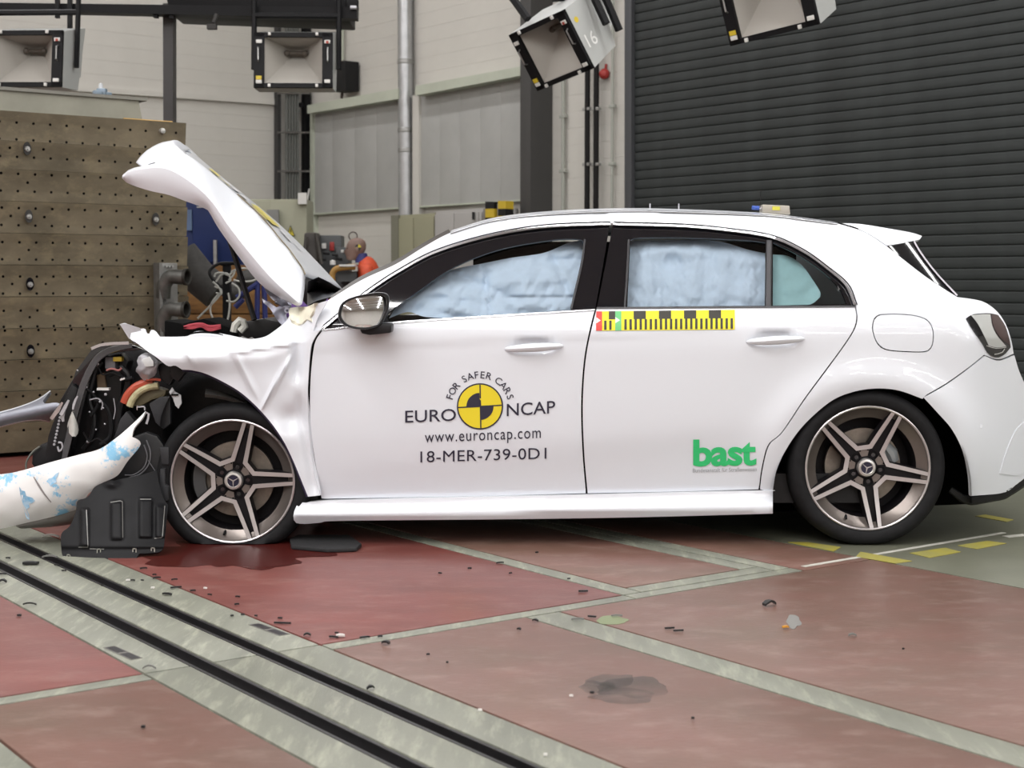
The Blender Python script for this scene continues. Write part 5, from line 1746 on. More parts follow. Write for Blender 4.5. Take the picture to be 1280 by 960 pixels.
# number on the housing's right side, set along the y axis of the lamp
v, f = text_shape('16', 0.004)
lo, hi = v.min(0), v.max(0)
mb = MB()
mb.add([(.3125, .045 + (a - lo[0]) / (hi[0] - lo[0]) * .105, -.055 - .04 + (b - lo[1]) / (hi[1] - lo[1]) * .10) for a, b in v], f)
mb.build('lettering', mat('number_white', (.78, .78, .76), .5), l3, local=True)
mb = MB(); mb.add([(.3125, .05 + .022 * math.cos(a), .125 + .022 * math.sin(a)) for a in np.linspace(0, 2 * math.pi, 13)[:-1]], [tuple(range(12))])
mb.build('yellow_dot', LYE, l3, local=True)
Mi = M16.to_quaternion().to_matrix().inverted()
def lamp_local(o, Mq, px, py, depth): return Mq.inverted() @ (PV(px, py, depth) - o.location)
for a, b in (((758, 30, 10.62), (728, -34, 10.66)), ((774, 38, 10.72), (752, -14, 10.72)), ((660, 24, 10.95), (628, -20, 11.1))):
    mb = MB()
    mb.tube([lamp_local(l3, M16, *a), lamp_local(l3, M16, *b)], .030, 6)
    mb.build('yoke_arm', GB, l3, local=True)
mb = MB(); mb.tube([lamp_local(l3, M16, 690, -6, 11.0), lamp_local(l3, M16, 775, -14, 10.9)], .05, 6); mb.build('yoke_bar', GB, l3, local=True)
M4 = orient((.80, -.58, .125), (-.27, -.16, .93))
p4 = PV(915, 57, 9.7)
w4, h4 = .62, .46
o4 = p4 - M4 @ Vector((-w4 / 2, 0, -h4 / 2))
l4 = floodlight('floodlight', o4, M4, 'grey floodlight in front of the dark roller shutter', w=w4, h=h4, depth=.42, yoke=True, number=4)

# ---- steel barrier block
g0 = G(0, 573)
BN = -TR
def BU(u, z, d=0.0):
    """u metres to the right along the face from picture edge, z up, d out of the face"""
    p = g0 + TC * u + BN * d
    return Vector((p.x, p.y, z))
def b_uz(px, py):
    p = PL(px, py, g0, TR)
    return (p - g0).dot(TC), p.z
UR_, ZT = b_uz(231, 153)
ZT = b_uz(0, 138)[1]
ZB = 0.03
barr = empty('crash_barrier', (g0.x, g0.y, 0), 'huge brown steel barrier block with rows of bolt holes, standing behind the crushed car front', 'barrier')
BST = mat('barrier_steel', (0.175, 0.145, 0.095), 0.5, 0.2, var=0.55, scale=2.2, bump=.1, bscale=14, col2=(0.085, 0.070, 0.044), stretch=(1.0, 1.0, 1.6), detail=9, scuff=((.30, .24, .14), 7, .35))
us = [b_uz(x, 250)[0] for x in (1, 21.5, 43, 64, 85, 105, 124.5, 144, 163.5, 182.5, 201.5, 220.5)]
du = (us[-1] - us[0]) / 11
ucol = [us[0] + du * i for i in range(-3, 12)]
zrow = [b_uz(22, 153.5 + 21.35 * i)[1] for i in range(19)]
bnd = [ZT] + [b_uz(115, y)[1] for y in (182, 216.5, 255, 293.5, 332, 370.5, 409, 447, 485, 523)] + [ZB]
UL = us[0] - 1.2
extra = [b_uz(*p) for p in ((11.5, 185), (53.5, 187), (13, 270), (55, 271.5), (34, 228.5), (35.5, 312.5), (174.5, 274), (212.5, 274.5), (194, 314), (15, 355), (57, 355), (175.5, 354.5), (37, 396.5), (173.5, 192.5), (58, 438), (14, 440), (38, 480), (100, 470))]
for k in range(len(bnd) - 1):
    z1, z0 = bnd[k] - .0015, bnd[k + 1] + .0015
    poly = np.array([(UL, -z1), (UR_ - .0, -z1), (UR_, -z0), (UL, -z0)])
    r_ = .0085
    hs = []
    ctr = [(u, z) for z in zrow for u in ucol] + extra
    for u, z in ctr:
        if u < UL + .03 or u > UR_ - .02: continue
        if z0 - r_ < z < z1 + r_:
            z = min(max(z, z0 + r_ * 1.15), z1 - r_ * 1.15)
            if any(abs(u - a[0]) < .03 and abs(z - a[1]) < .03 for a in hs): continue
            hs.append((u, z))
    loops = [np.array([(u + r_ * math.cos(a), -(z + r_ * math.sin(a))) for a in np.linspace(0, 2 * math.pi, 9)[:-1]]) for u, z in hs]
    v2, f2 = triangulate(poly, loops, 3.0)
    mb = MB()
    tilt = .022
    def dep(z): return tilt * ((z - z0) / (z1 - z0)) ** 2
    mb.add([BU(a, -b, dep(-b)) for a, b in v2], [tuple(int(i) for i in q)[::1] for q in f2], 0)
    mb.hexa([BU(UL, z0, -.002), BU(UR_, z0, -.002), BU(UR_, z1, -.002), BU(UL, z1, -.002)], TR * .05, 1)
    # edges of the plate
    for (ua, za), (ub, zb) in (((UL, z1), (UR_, z1)), ((UR_, z1), (UR_, z0)), ((UR_, z0), (UL, z0))):
        mb.add([BU(ua, za, dep(za)), BU(ub, zb, dep(zb)), BU(ub, zb, -.05), BU(ua, za, -.05)], [(0, 1, 2, 3)], 0)
    for u, z in hs:
        ring = [(u + r_ * math.cos(a), z + r_ * math.sin(a)) for a in np.linspace(0, 2 * math.pi, 9)[:-1]]
        k0 = [BU(a, b, dep(b)) for a, b in ring] + [BU(a, b, -.04) for a, b in ring]
        mb.add(k0, [(i, (i + 1) % 8, 8 + (i + 1) % 8, 8 + i) for i in range(8)] + [tuple(range(8, 16))], 1)
    # hole bottoms must stay in front of the backing
    mb.build('steel_plate', [BST, DARK], barr, angle=20)
mb = MB()
mb.hexa([BU(UL, ZB, -.055), BU(UR_ - .004, ZB, -.055), BU(UR_ - .004, ZT, -.055), BU(UL, ZT, -.055)], TR * .95)
mb.build('block_body', mat('block_grey', (.13, .12, .10), .6, var=.3, scale=3), barr, recalc=True)
mb = MB()
mb.hexa([BU(UL, 0, -.12), BU(UR_ - .05, 0, -.12), BU(UR_ - .05, ZB + .01, -.12), BU(UL, ZB + .01, -.12)], TR * .8)
mb.build('plinth', DARK, barr, recalc=True)
for x, y in ((32.5, 186), (34.5, 270.5), (193, 274), (36, 355), (36.8, 438.5)):
    u, z = b_uz(x, y)
    bt = MB()
    bt.prism([BU(u + .024 * math.cos(a), z + .040 * math.sin(a) + (.0), .024) for a in np.linspace(0, 2 * math.pi, 17)[:-1]], TR * .006)
    ab = bt.build('anchor_slot', BLKG, barr, recalc=True)
    b2 = MB()
    b2.lathe([(0, -.028), (.006, -.028), (.006, -.014), (.015, -.014), (.019, -.004)], BU(u, z - .004, .024), TR, 8)
    b2.build('anchor_bolt', STEEL, ab, angle=25)
u, z = b_uz(201.5, 164)
mb = MB(); mb.lathe([(0, -.03), (.017, -.026), (.02, -.008), (.02, 0)], BU(u, z, .006), TR, 8); mb.build('silver_bolt', mat('bolt_pale', (.45, .45, .43), .4, .5), barr)
# beam lying on the block
CB = mat('beam_concrete', (.27, .265, .215), .6, var=.15, scale=3)
ZB_ = ZT + .002
tb = empty('top_girder', BU(.1, ZT, -.3), 'pale grey flanged beam lying on top of the steel barrier block', 'beam')
def tb_uz(px, py, d=-.25):
    p0 = g0 - BN * -d
    p0 = g0 + BN * d
    p = PL(px, py, p0, TR)
    return (p - g0).dot(TC), p.z
zb_ = ZT + .002
zt_ = tb_uz(60, 113)[1]
ue_ = tb_uz(175, 130)[0]
mb = MB()
mb.hexa([BU(UL, zb_, -.25), BU(ue_ + .02, zb_, -.25), BU(ue_ - .01, zt_ - .02, -.25), BU(UL, zt_ - .02, -.25)], TR * .3)
mb.build('web', CB, tb, recalc=True)
mb = MB()
mb.hexa([BU(UL, zt_ - .02, -.235), BU(ue_ + .045, zt_ - .02, -.235), BU(ue_ + .045, zt_, -.235), BU(UL, zt_, -.235)], TR * .4)
mb.build('flange', mat('flange_grey', (.20, .195, .17), .6), tb, recalc=True)
mb = MB()
mb.tube([BU(tb_uz(150, 120)[0], zb_ + .016, -.2), BU(ue_ + .2, zb_ + .016, -.2)], .012, 6)
mb.build('orange_edge', mat('edge_orange', (.42, .25, .06), .6), tb)
# blue-grey scrap on the beam
zs = zt_
for i, (x, dz, sx, sz) in enumerate(((125, 0, .05, .03), (131, 0, .045, .045), (137, 0, .035, .025))):
    uu = tb_uz(x, 113)[0]
    mb = MB()
    mb.box(BU(uu, zs + sz / 2, -.3), (sx, .06, sz), Matrix.Rotation(.5 + i, 3, 'Z'))
    tag(mb.build('scrap_piece', mat('scrap_blue', (.20, .26, .32), .45, .3), bevel=.006), 'small blue-grey scrap of metal on top of the pale barrier beam', 'scrap', 'scrap on the barrier beam')
mb = MB(); uu = tb_uz(134, 113)[0]; mb.lathe([(.0, .09), (.012, .085), (.02, .03), (.022, 0)], BU(uu, zs, -.36), (0, 0, 1), 10)
tag(mb.build('scrap_cone', mat('scrap_pale', (.5, .52, .54), .4)), 'pale upright pin standing among scrap on the barrier beam', 'scrap')

# ---- steel plate with two pipe elbows at the barrier corner
pu0, pz0 = b_uz(190.5, 420)
pu1, pz1 = b_uz(217, 329)
pf = empty('pipe_bracket', BU((pu0 + pu1) / 2, 0, .05), 'grey steel plate with two stubby pipe elbows on the barrier corner', 'bracket')
PST = mat('pipe_steel', (.13, .13, .122), .38, .6, var=.35, scale=12)
mb = MB(); mb.hexa([BU(pu0, pz0, .06), BU(pu1, pz0, .06), BU(pu1, pz1, .06), BU(pu0, pz1, .06)], TR * .03)
mb.build('plate', mat('bracket_plate', (.20, .20, .19), .4, .5, var=.25, scale=10), pf, recalc=True, bevel=.004)
mb = MB(); mb.hexa([BU(pu0, pz0, .13), BU(pu0 + .02, pz0, .13), BU(pu0 + .02, pz1, .13), BU(pu0, pz1, .13)], TR * .08)
mb.build('side_flange', mat('bracket_plate', (.2, .2, .19), .4), pf, recalc=True)
for x, y in ((212, 346.5), (211, 386.5)):
    u, z = b_uz(x, y)
    pts = crom([BU(u - .085, z - .13, .09), BU(u - .085, z - .05, .11), BU(u - .06, z, .15), BU(u - .02, z, .21), BU(u + .012, z, .25)], 5)
    mb = MB(); mb.tube(pts, .047, 14, caps=False)
    p_ = mb.build('pipe_elbow', PST, pf)
    a, b = Vector(pts[-2]), Vector(pts[-1])
    ax = (b - a).normalized()
    mb = MB(); mb.lathe([(.047, -.02), (.054, -.02), (.054, .0), (.046, .0), (.040, -.004), (.038, -.06), (0, -.06)], b + ax * .004, ax, 16)
    mb.build('pipe_mouth', mat('pipe_mouth_dark', (.03, .028, .024), .5, .4), p_, angle=30)
for dx in (-.02, .0, .02):
    u, z = b_uz(206, 333)
    mb = MB(); mb.lathe([(0, -.02), (.008, -.02), (.008, 0)], BU(u + dx, z, .06), TR, 6); mb.build('nut', STEEL, pf)

# ---- blue cabinet, timber crate and the rig between barrier and bonnet
BLUE = mat('cabinet_blue', (.010, .024, .105), .5, spec=.3)
bc = empty('blue_cabinet', (PV(285, 300, 13.4).x, 13.4, 0), 'large dark blue steel cabinet behind the barrier edge', 'cabinet')
def at_depth_box(mb, x0, x1, y0, y1, Y, th, zmin=None):
    a, b = PV(x0, y1, Y), PV(x1, y0, Y)
    z0 = a.z if zmin is None else zmin
    return mb.hexa([(a.x, Y, z0), (b.x, Y, z0), (b.x, Y, b.z), (a.x, Y, b.z)], (0, th, 0))
mb = MB(); at_depth_box(mb, 226, 306, 250, 400, 13.4, .5, 0.0); mb.build('body', BLUE, bc, recalc=True, bevel=.01)
mb = MB(); at_depth_box(mb, 306.5, 352, 292, 400, 13.4, .5, 0.0); mb.build('low_body', BLUE, bc, recalc=True, bevel=.01)
mb = MB(); at_depth_box(mb, 241, 300, 256, 328, 13.37, .02); mb.build('door_leaf', BLUE, bc, recalc=True, bevel=.006)
mb = MB(); at_depth_box(mb, 233, 239.5, 262, 288, 13.36, .02); mb.build('notice', mat('notice_blue', (.10, .16, .28), .5), bc, recalc=True)
mb = MB(); at_depth_box(mb, 246, 262, 258, 259.6, 13.35, .01); mb.build('label_strip', mat('label_white', (.55, .55, .55), .5), bc, recalc=True)
mb = MB(); at_depth_box(mb, 267, 270.5, 300, 332, 13.3, .05); mb.build('locking_bar', STEEL, bc, recalc=True)
WOOD = mat('crate_wood', (.22, .115, .04), .7, var=.4, scale=4, stretch=(1, 1, 5), col2=(.09, .042, .016), spec=.2)
cr = empty('timber_crate', (PV(300, 380, 12.2).x, 12.2, 0), 'long brown timber crate behind the raised bonnet', 'crate')
za, zb2 = PV(300, 470, 12.2).z, PV(300, 331, 12.2).z
za = 0.0
npl = 6
for i in range(npl):
    a, b = PV(228, 380, 12.2).x, PV(382, 380, 12.2).x
    z0, z1 = za + (zb2 - za) * i / npl + .004, za + (zb2 - za) * (i + 1) / npl - .004
    mb = MB(); mb.hexa([(a, 12.2, z0), (b, 12.2, z0), (b, 12.2, z1), (a, 12.2, z1)], (0, .03, 0)); mb.build('plank', WOOD, cr, recalc=True, bevel=.004)
mb = MB(); mb.hexa([(a, 12.235, 0), (b, 12.235, 0), (b, 12.235, zb2), (a, 12.235, zb2)], (0, .7, 0)); mb.build('crate_body', WOOD, cr, recalc=True)
# dark roll
FELT = mat('felt_grey', (.045, .043, .040), .8, var=.3, scale=14)
mb = MB()
mb.tube([PV(226, 318, 11.2), PV(250, 348, 11.2), PV(272, 366, 11.2)], .135, 16)
tag(mb.build('felt_roll', FELT, angle=50), 'thick dark grey roll leaning beside the barrier edge', 'roll')
mb = MB()
mb.ball(PV(311, 349, 11.5), (.10, .12, .075), 14, 10)
mb.ball(PV(292, 365, 11.5), (.10, .12, .085), 14, 10)
tag(mb.build('equipment_bag', FELT), 'dark lumpy bag behind the black stand and white cables', 'bag')
st = empty('light_stand', (PV(283, 355, 10.6).x, 10.6, 0), 'black stand post with looped white cables behind the bonnet', 'stand')
mb = MB(); a = PV(281, 420, 10.6); b = PV(283, 330, 10.6); mb.hexa([(a.x - .027, 10.6, 0), (a.x + .027, 10.6, 0), (b.x + .027, 10.6, b.z), (b.x - .027, 10.6, b.z)], (0, .05, 0)); mb.build('post', GB, st, recalc=True)
mb = MB(); mb.tube(crom([PV(291, 329, 10.6), PV(275, 329.5, 10.6), PV(265, 335, 10.58), PV(262, 342, 10.56), PV(268, 352, 10.56), PV(278, 360, 10.58)], 5), .011, 8); mb.build('bracket_loop', GB, st)
mb = MB(); mb.tube([PV(276, 330, 10.6), PV(296, 329, 10.6)], .013, 8); mb.build('top_bar', GB, st)
CAB = mat('cable_white', (.44, .44, .41), .55)
for pts in ([(266, 352), (273, 359), (275, 368), (262, 383), (247, 398)], [(274, 366), (265, 378), (263, 390), (268, 402)], [(285, 366), (287, 378), (286, 392), (284, 402)], [(268, 346), (270, 342), (278, 341), (286, 344), (293, 338), (305, 335.5), (314, 337)],
            [(292, 350), (302, 352), (316, 351), (324, 346)], [(290, 354), (298, 360), (299, 370), (292, 377), (283, 376)], [(270, 352), (276, 344), (284, 342), (288, 350), (282, 354)], [(286, 350), (292, 343), (293, 338), (289, 340)], [(268, 358), (276, 362), (276, 368), (270, 366)]):
    mb = MB(); mb.tube(crom([PV(x, y, 10.52) for x, y in pts], 6), .0068, 6); mb.build('white_cable', CAB, st)
bl = empty('blue_trestle', (PV(322, 380, 11.0).x, 11.0, 0), 'blue tube trestle partly hidden behind the torn inner wing', 'trestle')
BT = mat('trestle_blue', (.022, .028, .12), .6, spec=.3)
for p_, q_ in (((322, 352), (318, 440)), ((330, 352), (334, 440)), ((296, 372), (326, 352)), ((294, 384), (304, 374))):
    mb = MB(); mb.tube([PV(*p_, 11.0), PV(*q_, 11.0)], .020, 8); mb.build('leg' if q_[1] > 430 else 'brace', BT, bl)
for o in [x for x in bpy.data.objects if x.parent == bl and x.name.startswith('leg')]:
    for v in o.data.vertices:
        if v.co.z < .62: v.co.z = 0.0
PUR = mat('chair_purple', (.12, .06, .24), .7)
pc = empty('purple_chair', (PV(385, 380, 9.2).x, 9.2, 0), 'purple padded chair glimpsed under the bonnet corner', 'chair')
mb = MB(); mb.ball(PV(382, 385, 9.2), (.17, .10, .10), 14, 10); mb.build('backrest', PUR, pc)
mb = MB(); mb.tube([(PV(382, 385, 9.2).x, 9.25, 0), (PV(382, 385, 9.2).x, 9.25, PV(382, 395, 9.2).z)], .03, 8); mb.build('stem', BLK, pc)
mb = MB(); mb.ball((PV(382, 385, 9.2).x, 9.1, .45), (.22, .2, .05), 14, 8); mb.build('seat', PUR, pc)
bb = empty('bundle', (PV(392, 362, 8.9).x, 8.9, 0), 'round black padded bundle seen through the bonnet corner gap', 'bundle')
mb = MB(); mb.ball(PV(393, 364, 8.9), (.085, .09, .10), 14, 10); mb.build('pad', BLK, bb)
mb = MB(); mb.tube([(PV(393, 364, 8.9).x, 8.9, 0), PV(393, 366, 8.9)], .02, 8); mb.build('pole', BLK, bb)

# ---- beige control cabinet with warning triangle
ec = empty('control_cabinet', (PV(345, 300, 16.5).x, 16.5, 0), 'beige electrical cabinet with a yellow warning triangle, below the cable ladder', 'cabinet')
BEI = mat('cabinet_beige', (.33, .33, .245), .55)
mb = MB(); at_depth_box(mb, 312, 384, 249, 400, 16.5, .5, 0.0); mb.build('body', BEI, ec, recalc=True, bevel=.01)
for x0, x1 in ((314, 338.5), (340, 383)):
    mb = MB(); at_depth_box(mb, x0, x1, 251, 420, 16.47, .03, .1); mb.build('door_leaf', BEI, ec, recalc=True, bevel=.006)
mb = MB(); at_depth_box(mb, 334, 348, 262, 300, 16.4, .05); mb.build('grey_module', mat('module_grey', (.22, .22, .21), .5), ec, recalc=True)
mb = MB(); at_depth_box(mb, 372.5, 383, 241, 255, 16.4, .06); mb.build('white_box', LWH, ec, recalc=True)
tri_ = [PV(363, 281.5, 16.455), PV(369, 295.5, 16.455), PV(358.5, 294, 16.455)]
mb = MB(); mb.prism(tri_, (0, .006, 0), 0); mb.build('warning_triangle', mat('sign_black', (.02, .02, .02), .5), ec, recalc=True)
ctr = (tri_[0] + tri_[1] + tri_[2]) / 3
mb = MB(); mb.prism([ctr + (p - ctr) * .8 + Vector((0, -.003, 0)) for p in tri_], (0, .002, 0)); mb.build('triangle_field', mat('sign_yellow', (.55, .46, .03), .5), ec, recalc=True)
mb = MB(); mb.prism([PV(x, y, 16.449) for x, y in ((363.6, 285), (362.2, 289.4), (363.6, 289.2), (362.2, 293.4), (365, 288.2), (363.6, 288.4), (364.6, 285))], (0, .002, 0)); mb.build('lightning_bolt', mat('sign_black', (.02, .02, .02), .5), ec, recalc=True)

# ---- cable ladder on the wall corner
cl = empty('cable_ladder', on2(365, 355, .1) * Vector((1, 1, 0)) if False else Vector((on2(365, 355, .1).x, on2(365, 355, .1).y, 0)), 'vertical cable ladder with grey cables in the wall corner', 'cable ladder')
LD = mat('ladder_dark', (.03, .03, .03), .5)
def on2box(mb, x0, x1, y0, y1, off, th):
    return mb.hexa([on2(x0, y1, off), on2(x1, y1, off), on2(x1, y0, off), on2(x0, y0, off)], WR * th)
for x0, x1, par_m in ((347.3, 351.3, LD), (381.5, 388.5, GB)):
    mb = MB(); on2box(mb, x0, x1, -60, 440, .14, .1); mb.build('side_rail', par_m, cl, recalc=True)
for y in (68, 116.5, 165.5, 214, 262):
    mb = MB(); on2box(mb, 348, 388, y - 1.1, y + 1.1, .20, .03); mb.build('rung', mat('rung_grey', (.16, .15, .14), .45, .3), cl, recalc=True)
for i in range(5):
    x0 = 358.5 + i * 3.4
    mb = MB(); mb.tube([on2(x0 + .3 * (i - 2), 440, .15), on2(x0, 150, .15), on2(x0 - .5, -60, .15)], .019, 8); mb.build('cable', mat('cable_bundle_grey', (.13, .135, .125), .5), cl)
mb = MB(); on2box(mb, 376, 379.5, 128, 134, .2, .06); mb.build('cable_clamp', GB, cl, recalc=True)
mb = MB(); mb.tube([on2(384, 252, .3), on2(386.5, 236, .3)], .012, 6); mb.build('loose_wire', LWH, cl)

# ---- ventilation pipe
vp_top = on1(506, -60, .11)
vp = empty('ventilation_pipe', (vp_top.x, vp_top.y, 0), 'tall galvanised ventilation pipe between the two grey doors', 'pipe')
GALV = mat('galvanised', (.50, .51, .52), .30, .75, var=.12, scale=9)
kpx = vp_top.y / FPX
def vz(y): return on1(506, y, .11).z
ys = [-140, 77.5, 163, 188, 272]
for a, b in zip(ys[:-1], ys[1:]):
    mb = MB(); mb.lathe([(9.2 * kpx, vz(b) + .012), (9.2 * kpx, vz(a) - .012)], (vp_top.x, vp_top.y, 0), (0, 0, 1), 24); mb.build('pipe_section', GALV, vp)
for y in ys[1:]:
    mb = MB(); mb.lathe([(9.2 * kpx, vz(y) - .03), (9.9 * kpx, vz(y) - .02), (9.9 * kpx, vz(y) + .02), (9.2 * kpx, vz(y) + .03)], (vp_top.x, vp_top.y, 0), (0, 0, 1), 24); mb.build('coupling', STEEL, vp)
mb = MB(); mb.lathe([(9.2 * kpx, 0), (9.2 * kpx, vz(272))], (vp_top.x, vp_top.y, 0), (0, 0, 1), 24); mb.build('pipe_section', GALV, vp)

# ---- wall box, conduits, bell
wbx = empty('speaker_box', on1(425, 95, .15), 'black box speaker on the white wall beside the floodlight', 'speaker')
mb = MB(); mb.hexa([on1(415, 115, .25), on1(432, 113, .25), on1(432, 75.5, .25), on1(415, 76.5, .25)], WC * -.22); mb.build('cabinet', BLK, wbx, recalc=True, bevel=.01)
mb = MB(); mb.tube([on1(428, 76, .06), on1(428, 24, .06), on1(428, -60, .06)], .022, 8); mb.build('conduit', RAILG, wbx)
mb = MB(); mb.tube([on1(428, 114, .1), on1(427, 123, .1)], .02, 8); mb.build('bracket', mat('bracket_brown', (.08, .06, .05), .6), wbx)
BLP = mat('conduit_black', (.010, .009, .009), .6, spec=.2)
def conduit(name, x, off, rad, m, label, y0=-120, y1=430, clamps=(), group=None, cm=None):
    b = on1(x, 355, off)
    o = empty(name, (b.x, b.y, 0), label, 'conduit', group)
    mb = MB(); mb.tube([(b.x, b.y, 0.0), (b.x, b.y, on1(x, y0, off).z)], rad, 10); mb.build('tube', m, o)
    for y in clamps:
        z = on1(x, y, off).z
        mb = MB(); mb.box((b.x, b.y, z), (.05 + rad * 2.2, .02 + rad, .035), Matrix.Rotation(math.atan2(WR.y, WR.x), 3, 'Z')); mb.build('clamp', cm or STEEL, o, bevel=.004)
    return o
conduit('conduit', 733.5, .10, .031, BLP, 'black conduit on the white wall, further from the roller shutter', clamps=(136.5, 205.5))
conduit('conduit', 744.5, .10, .031, BLP, 'black conduit on the white wall, nearer to the roller shutter', clamps=(136.5, 205.5))
THG = mat('conduit_pale', (.36, .37, .33), .5)
conduit('conduit', 703.5, .05, .022, THG, 'thin pale grey conduit beside the dark steel column', clamps=(146, 214), cm=THG)
conduit('conduit', 764.5, .05, .017, THG, 'thin pale conduit on the strip of wall next to the shutter guide', clamps=(133, 205), cm=THG)
be = empty('alarm_bell', on1(755.5, 92, .1), 'small red alarm bell on the white wall beside the shutter', 'bell')
RED = mat('bell_red', (.33, .025, .02), .45)
mb = MB(); mb.lathe([(0, .06), (.03, .055), (.055, .03), (.06, .0), (.052, -.01)], on1(755.5, 92.5, .04), WC * .8 - WR * .6, 18); mb.build('gong', RED, be)
mb = MB(); mb.tube([on1(757, 92, .03), on1(757.5, 80, .03)], .014, 8); mb.build('bracket', RED, be)

# ---- cabinets along the side wall
bg1 = on1(490, 300, .5)
def wallcab(name, label, x0, x1, y0, y1, off, th, m, leaves):
    p = on1(x0, 355, off)
    o = empty(name, (p.x, p.y, 0), label, 'cabinet')
    a, b = on1(x0, y0, off), on1(x1, y1, off)
    zt = a.z
    mb = MB(); mb.hexa([(a.x, a.y, 0), (b.x, b.y, 0), (b.x, b.y, zt), (a.x, a.y, zt)], WC * -th); mb.build('body', m, o, recalc=True, bevel=.01)
    n = len(leaves) - 1
    for i in range(n):
        q0, q1 = a + (b - a) * leaves[i], a + (b - a) * leaves[i + 1]
        d = (b - a).normalized() * .008
        mb = MB(); mb.hexa([Vector((q0.x, q0.y, .08)) + d + WC * .02, Vector((q1.x, q1.y, .08)) - d + WC * .02, Vector((q1.x, q1.y, zt - .04)) - d + WC * .02, Vector((q0.x, q0.y, zt - .04)) + d + WC * .02], WC * -.02)
        mb.build('door_leaf', m, o, recalc=True, bevel=.005)
    return o, a, b, zt
OLV = mat('cabinet_olive', (.30, .29, .195), .55)
GRC = mat('cabinet_grey', (.40, .385, .37), .55)
o1, a1, b1, zt1 = wallcab('storage_cabinet', 'olive beige storage cabinet below the ventilation pipe', 491, 544, 269.5, 263, .48, .24, OLV, (.05, .52, 1))
mb = MB(); mb.hexa([Vector((a1.x, a1.y, 0)) + WC * .03, Vector((a1.x, a1.y, 0)) + WC * .03 + WR * -.16, Vector((a1.x, a1.y, zt1)) + WC * .03 + WR * -.16, Vector((a1.x, a1.y, zt1)) + WC * .03], WC * -.03); mb.build('side_trim', mat('trim_shadow', (.19, .185, .14), .6), o1, recalc=True)  # darker olive strip along one edge of the cabinet
o2, a2, b2, zt2 = wallcab('storage_cabinet', 'light grey storage cabinet next to the olive cabinet', 544.5, 604, 264, 258, .50, .45, GRC, (.0, .42, .93, 1))
mb = MB(); mb.box(Vector((b2.x, b2.y, PV(597, 269, b2.y).z)) - (b2 - a2).normalized() * .14 + WC * .04, (.03, .03, .09)); mb.build('handle', BLK, o2)
YB = mat('stripe_yellow', (.60, .42, .03), .5)
hz = empty('striped_pads', (on1(612, 355, .55).x, on1(612, 355, .55).y, 0), 'yellow and black impact pads beside the grey cabinet', 'safety pads')
hz.name = 'safety_pad'
hz['label'] = 'yellow and black safety pad standing beside the grey cabinet'
for x0, x1, sp in ((606.5, 617.5, ((252, 261, 0), (261, 272, 1), (272, 285, 0))), (622.5, 632, ((251, 261, 1), (261, 270, 0), (270, 283, 1)))):
    for y0, y1, c_ in sp:
        mb = MB(); mb.hexa([on1(x0, y1, .6), on1(x1, y1, .6), on1(x1, y0, .6), on1(x0, y0, .6)], WC * -.12); mb.build('yellow_block' if c_ else 'black_block', YB if c_ else BLK, hz, recalc=True)
mb = MB(); mb.hexa([on1(617.5, 285, .55), on1(622.5, 285, .55), on1(622.5, 254, .55), on1(617.5, 254, .55)], WC * -.1); mb.build('grey_pillar', GRC, hz, recalc=True)
p = on1(612, 355, .56)
mb = MB(); mb.hexa([Vector((on1(606.5, 300, .58).x, on1(606.5, 300, .58).y, 0)), Vector((on1(632, 300, .58).x, on1(632, 300, .58).y, 0)), on1(632, 283, .58), on1(606.5, 285, .58)], WC * -.1); mb.build('stand', GRC, hz, recalc=True)
gp = empty('ventilator_box', (on1(638, 355, .5).x, on1(638, 355, .5).y, 0), 'rounded grey metal bin between the striped pad and the dark column', 'bin')
mb = MB(); c_ = on1(641, 300, .42); zz = on1(638.5, 260.5, .5).z; mb.lathe([(.0, zz), (.062, zz), (.07, zz - .03), (.07, 0)], (c_.x, c_.y, 0), (0, 0, 1), 16); mb.build('body', mat('bin_grey', (.28, .27, .26), .4, .5), gp)
gp.name = 'metal_bin'

# ---- workbench machine and seated crash-test dummy
mc = empty('test_console', (PV(408, 330, 15.2).x, 15.2, 0), 'dark grey control console with a red switch next to the dummy', 'console')
MG = mat('console_grey', (.075, .08, .082), .5)
mb = MB(); at_depth_box(mb, 397, 426.5, 294, 332, 15.2, .3, 0.0); mb.build('cabinet', MG, mc, recalc=True, bevel=.01)
mb = MB(); at_depth_box(mb, 420, 436, 309, 332, 15.1, .3, 0.0); mb.build('side_unit', MG, mc, recalc=True, bevel=.008)
mb = MB(); at_depth_box(mb, 380, 397, 290.5, 330, 15.0, .25, 0.0); mb.build('motor_housing', mat('motor_brown', (.045, .038, .032), .5), mc, recalc=True, bevel=.03)
for p_, q_ in (((395, 292), (402, 330)), ((383, 296), (379, 330))):
    mb = MB(); mb.tube([PV(*p_, 14.95), PV(*q_, 14.95)], .02, 8); mb.build('frame_tube', mat('tube_dark', (.05, .045, .04), .5), mc)
mb = MB(); mb.box(PV(415, 308, 15.16), (.045, .03, .09)); mb.build('red_switch', RED, mc, bevel=.006)
mb = MB(); mb.box(PV(405, 307.5, 15.16), (.045, .03, .055)); mb.build('meter', LWH, mc, bevel=.006)
mb = MB(); mb.box(PV(428, 314, 15.06), (.03, .03, .03)); mb.build('meter', LWH, mc, bevel=.006)
for x, y in ((408, 316), (419, 318), (424, 323), (404, 324)):
    mb = MB(); mb.tube([PV(x - 4, y, 15.05), PV(x + 4, y + 1, 15.05)], .014, 6); mb.build('cable', BLK, mc)
mb = MB(); mb.lathe([(0, .05), (.03, .04), (.03, 0)], PV(416, 331, 15.0), (0, 0, 1), 10); mb.build('white_knob', LWH, mc)

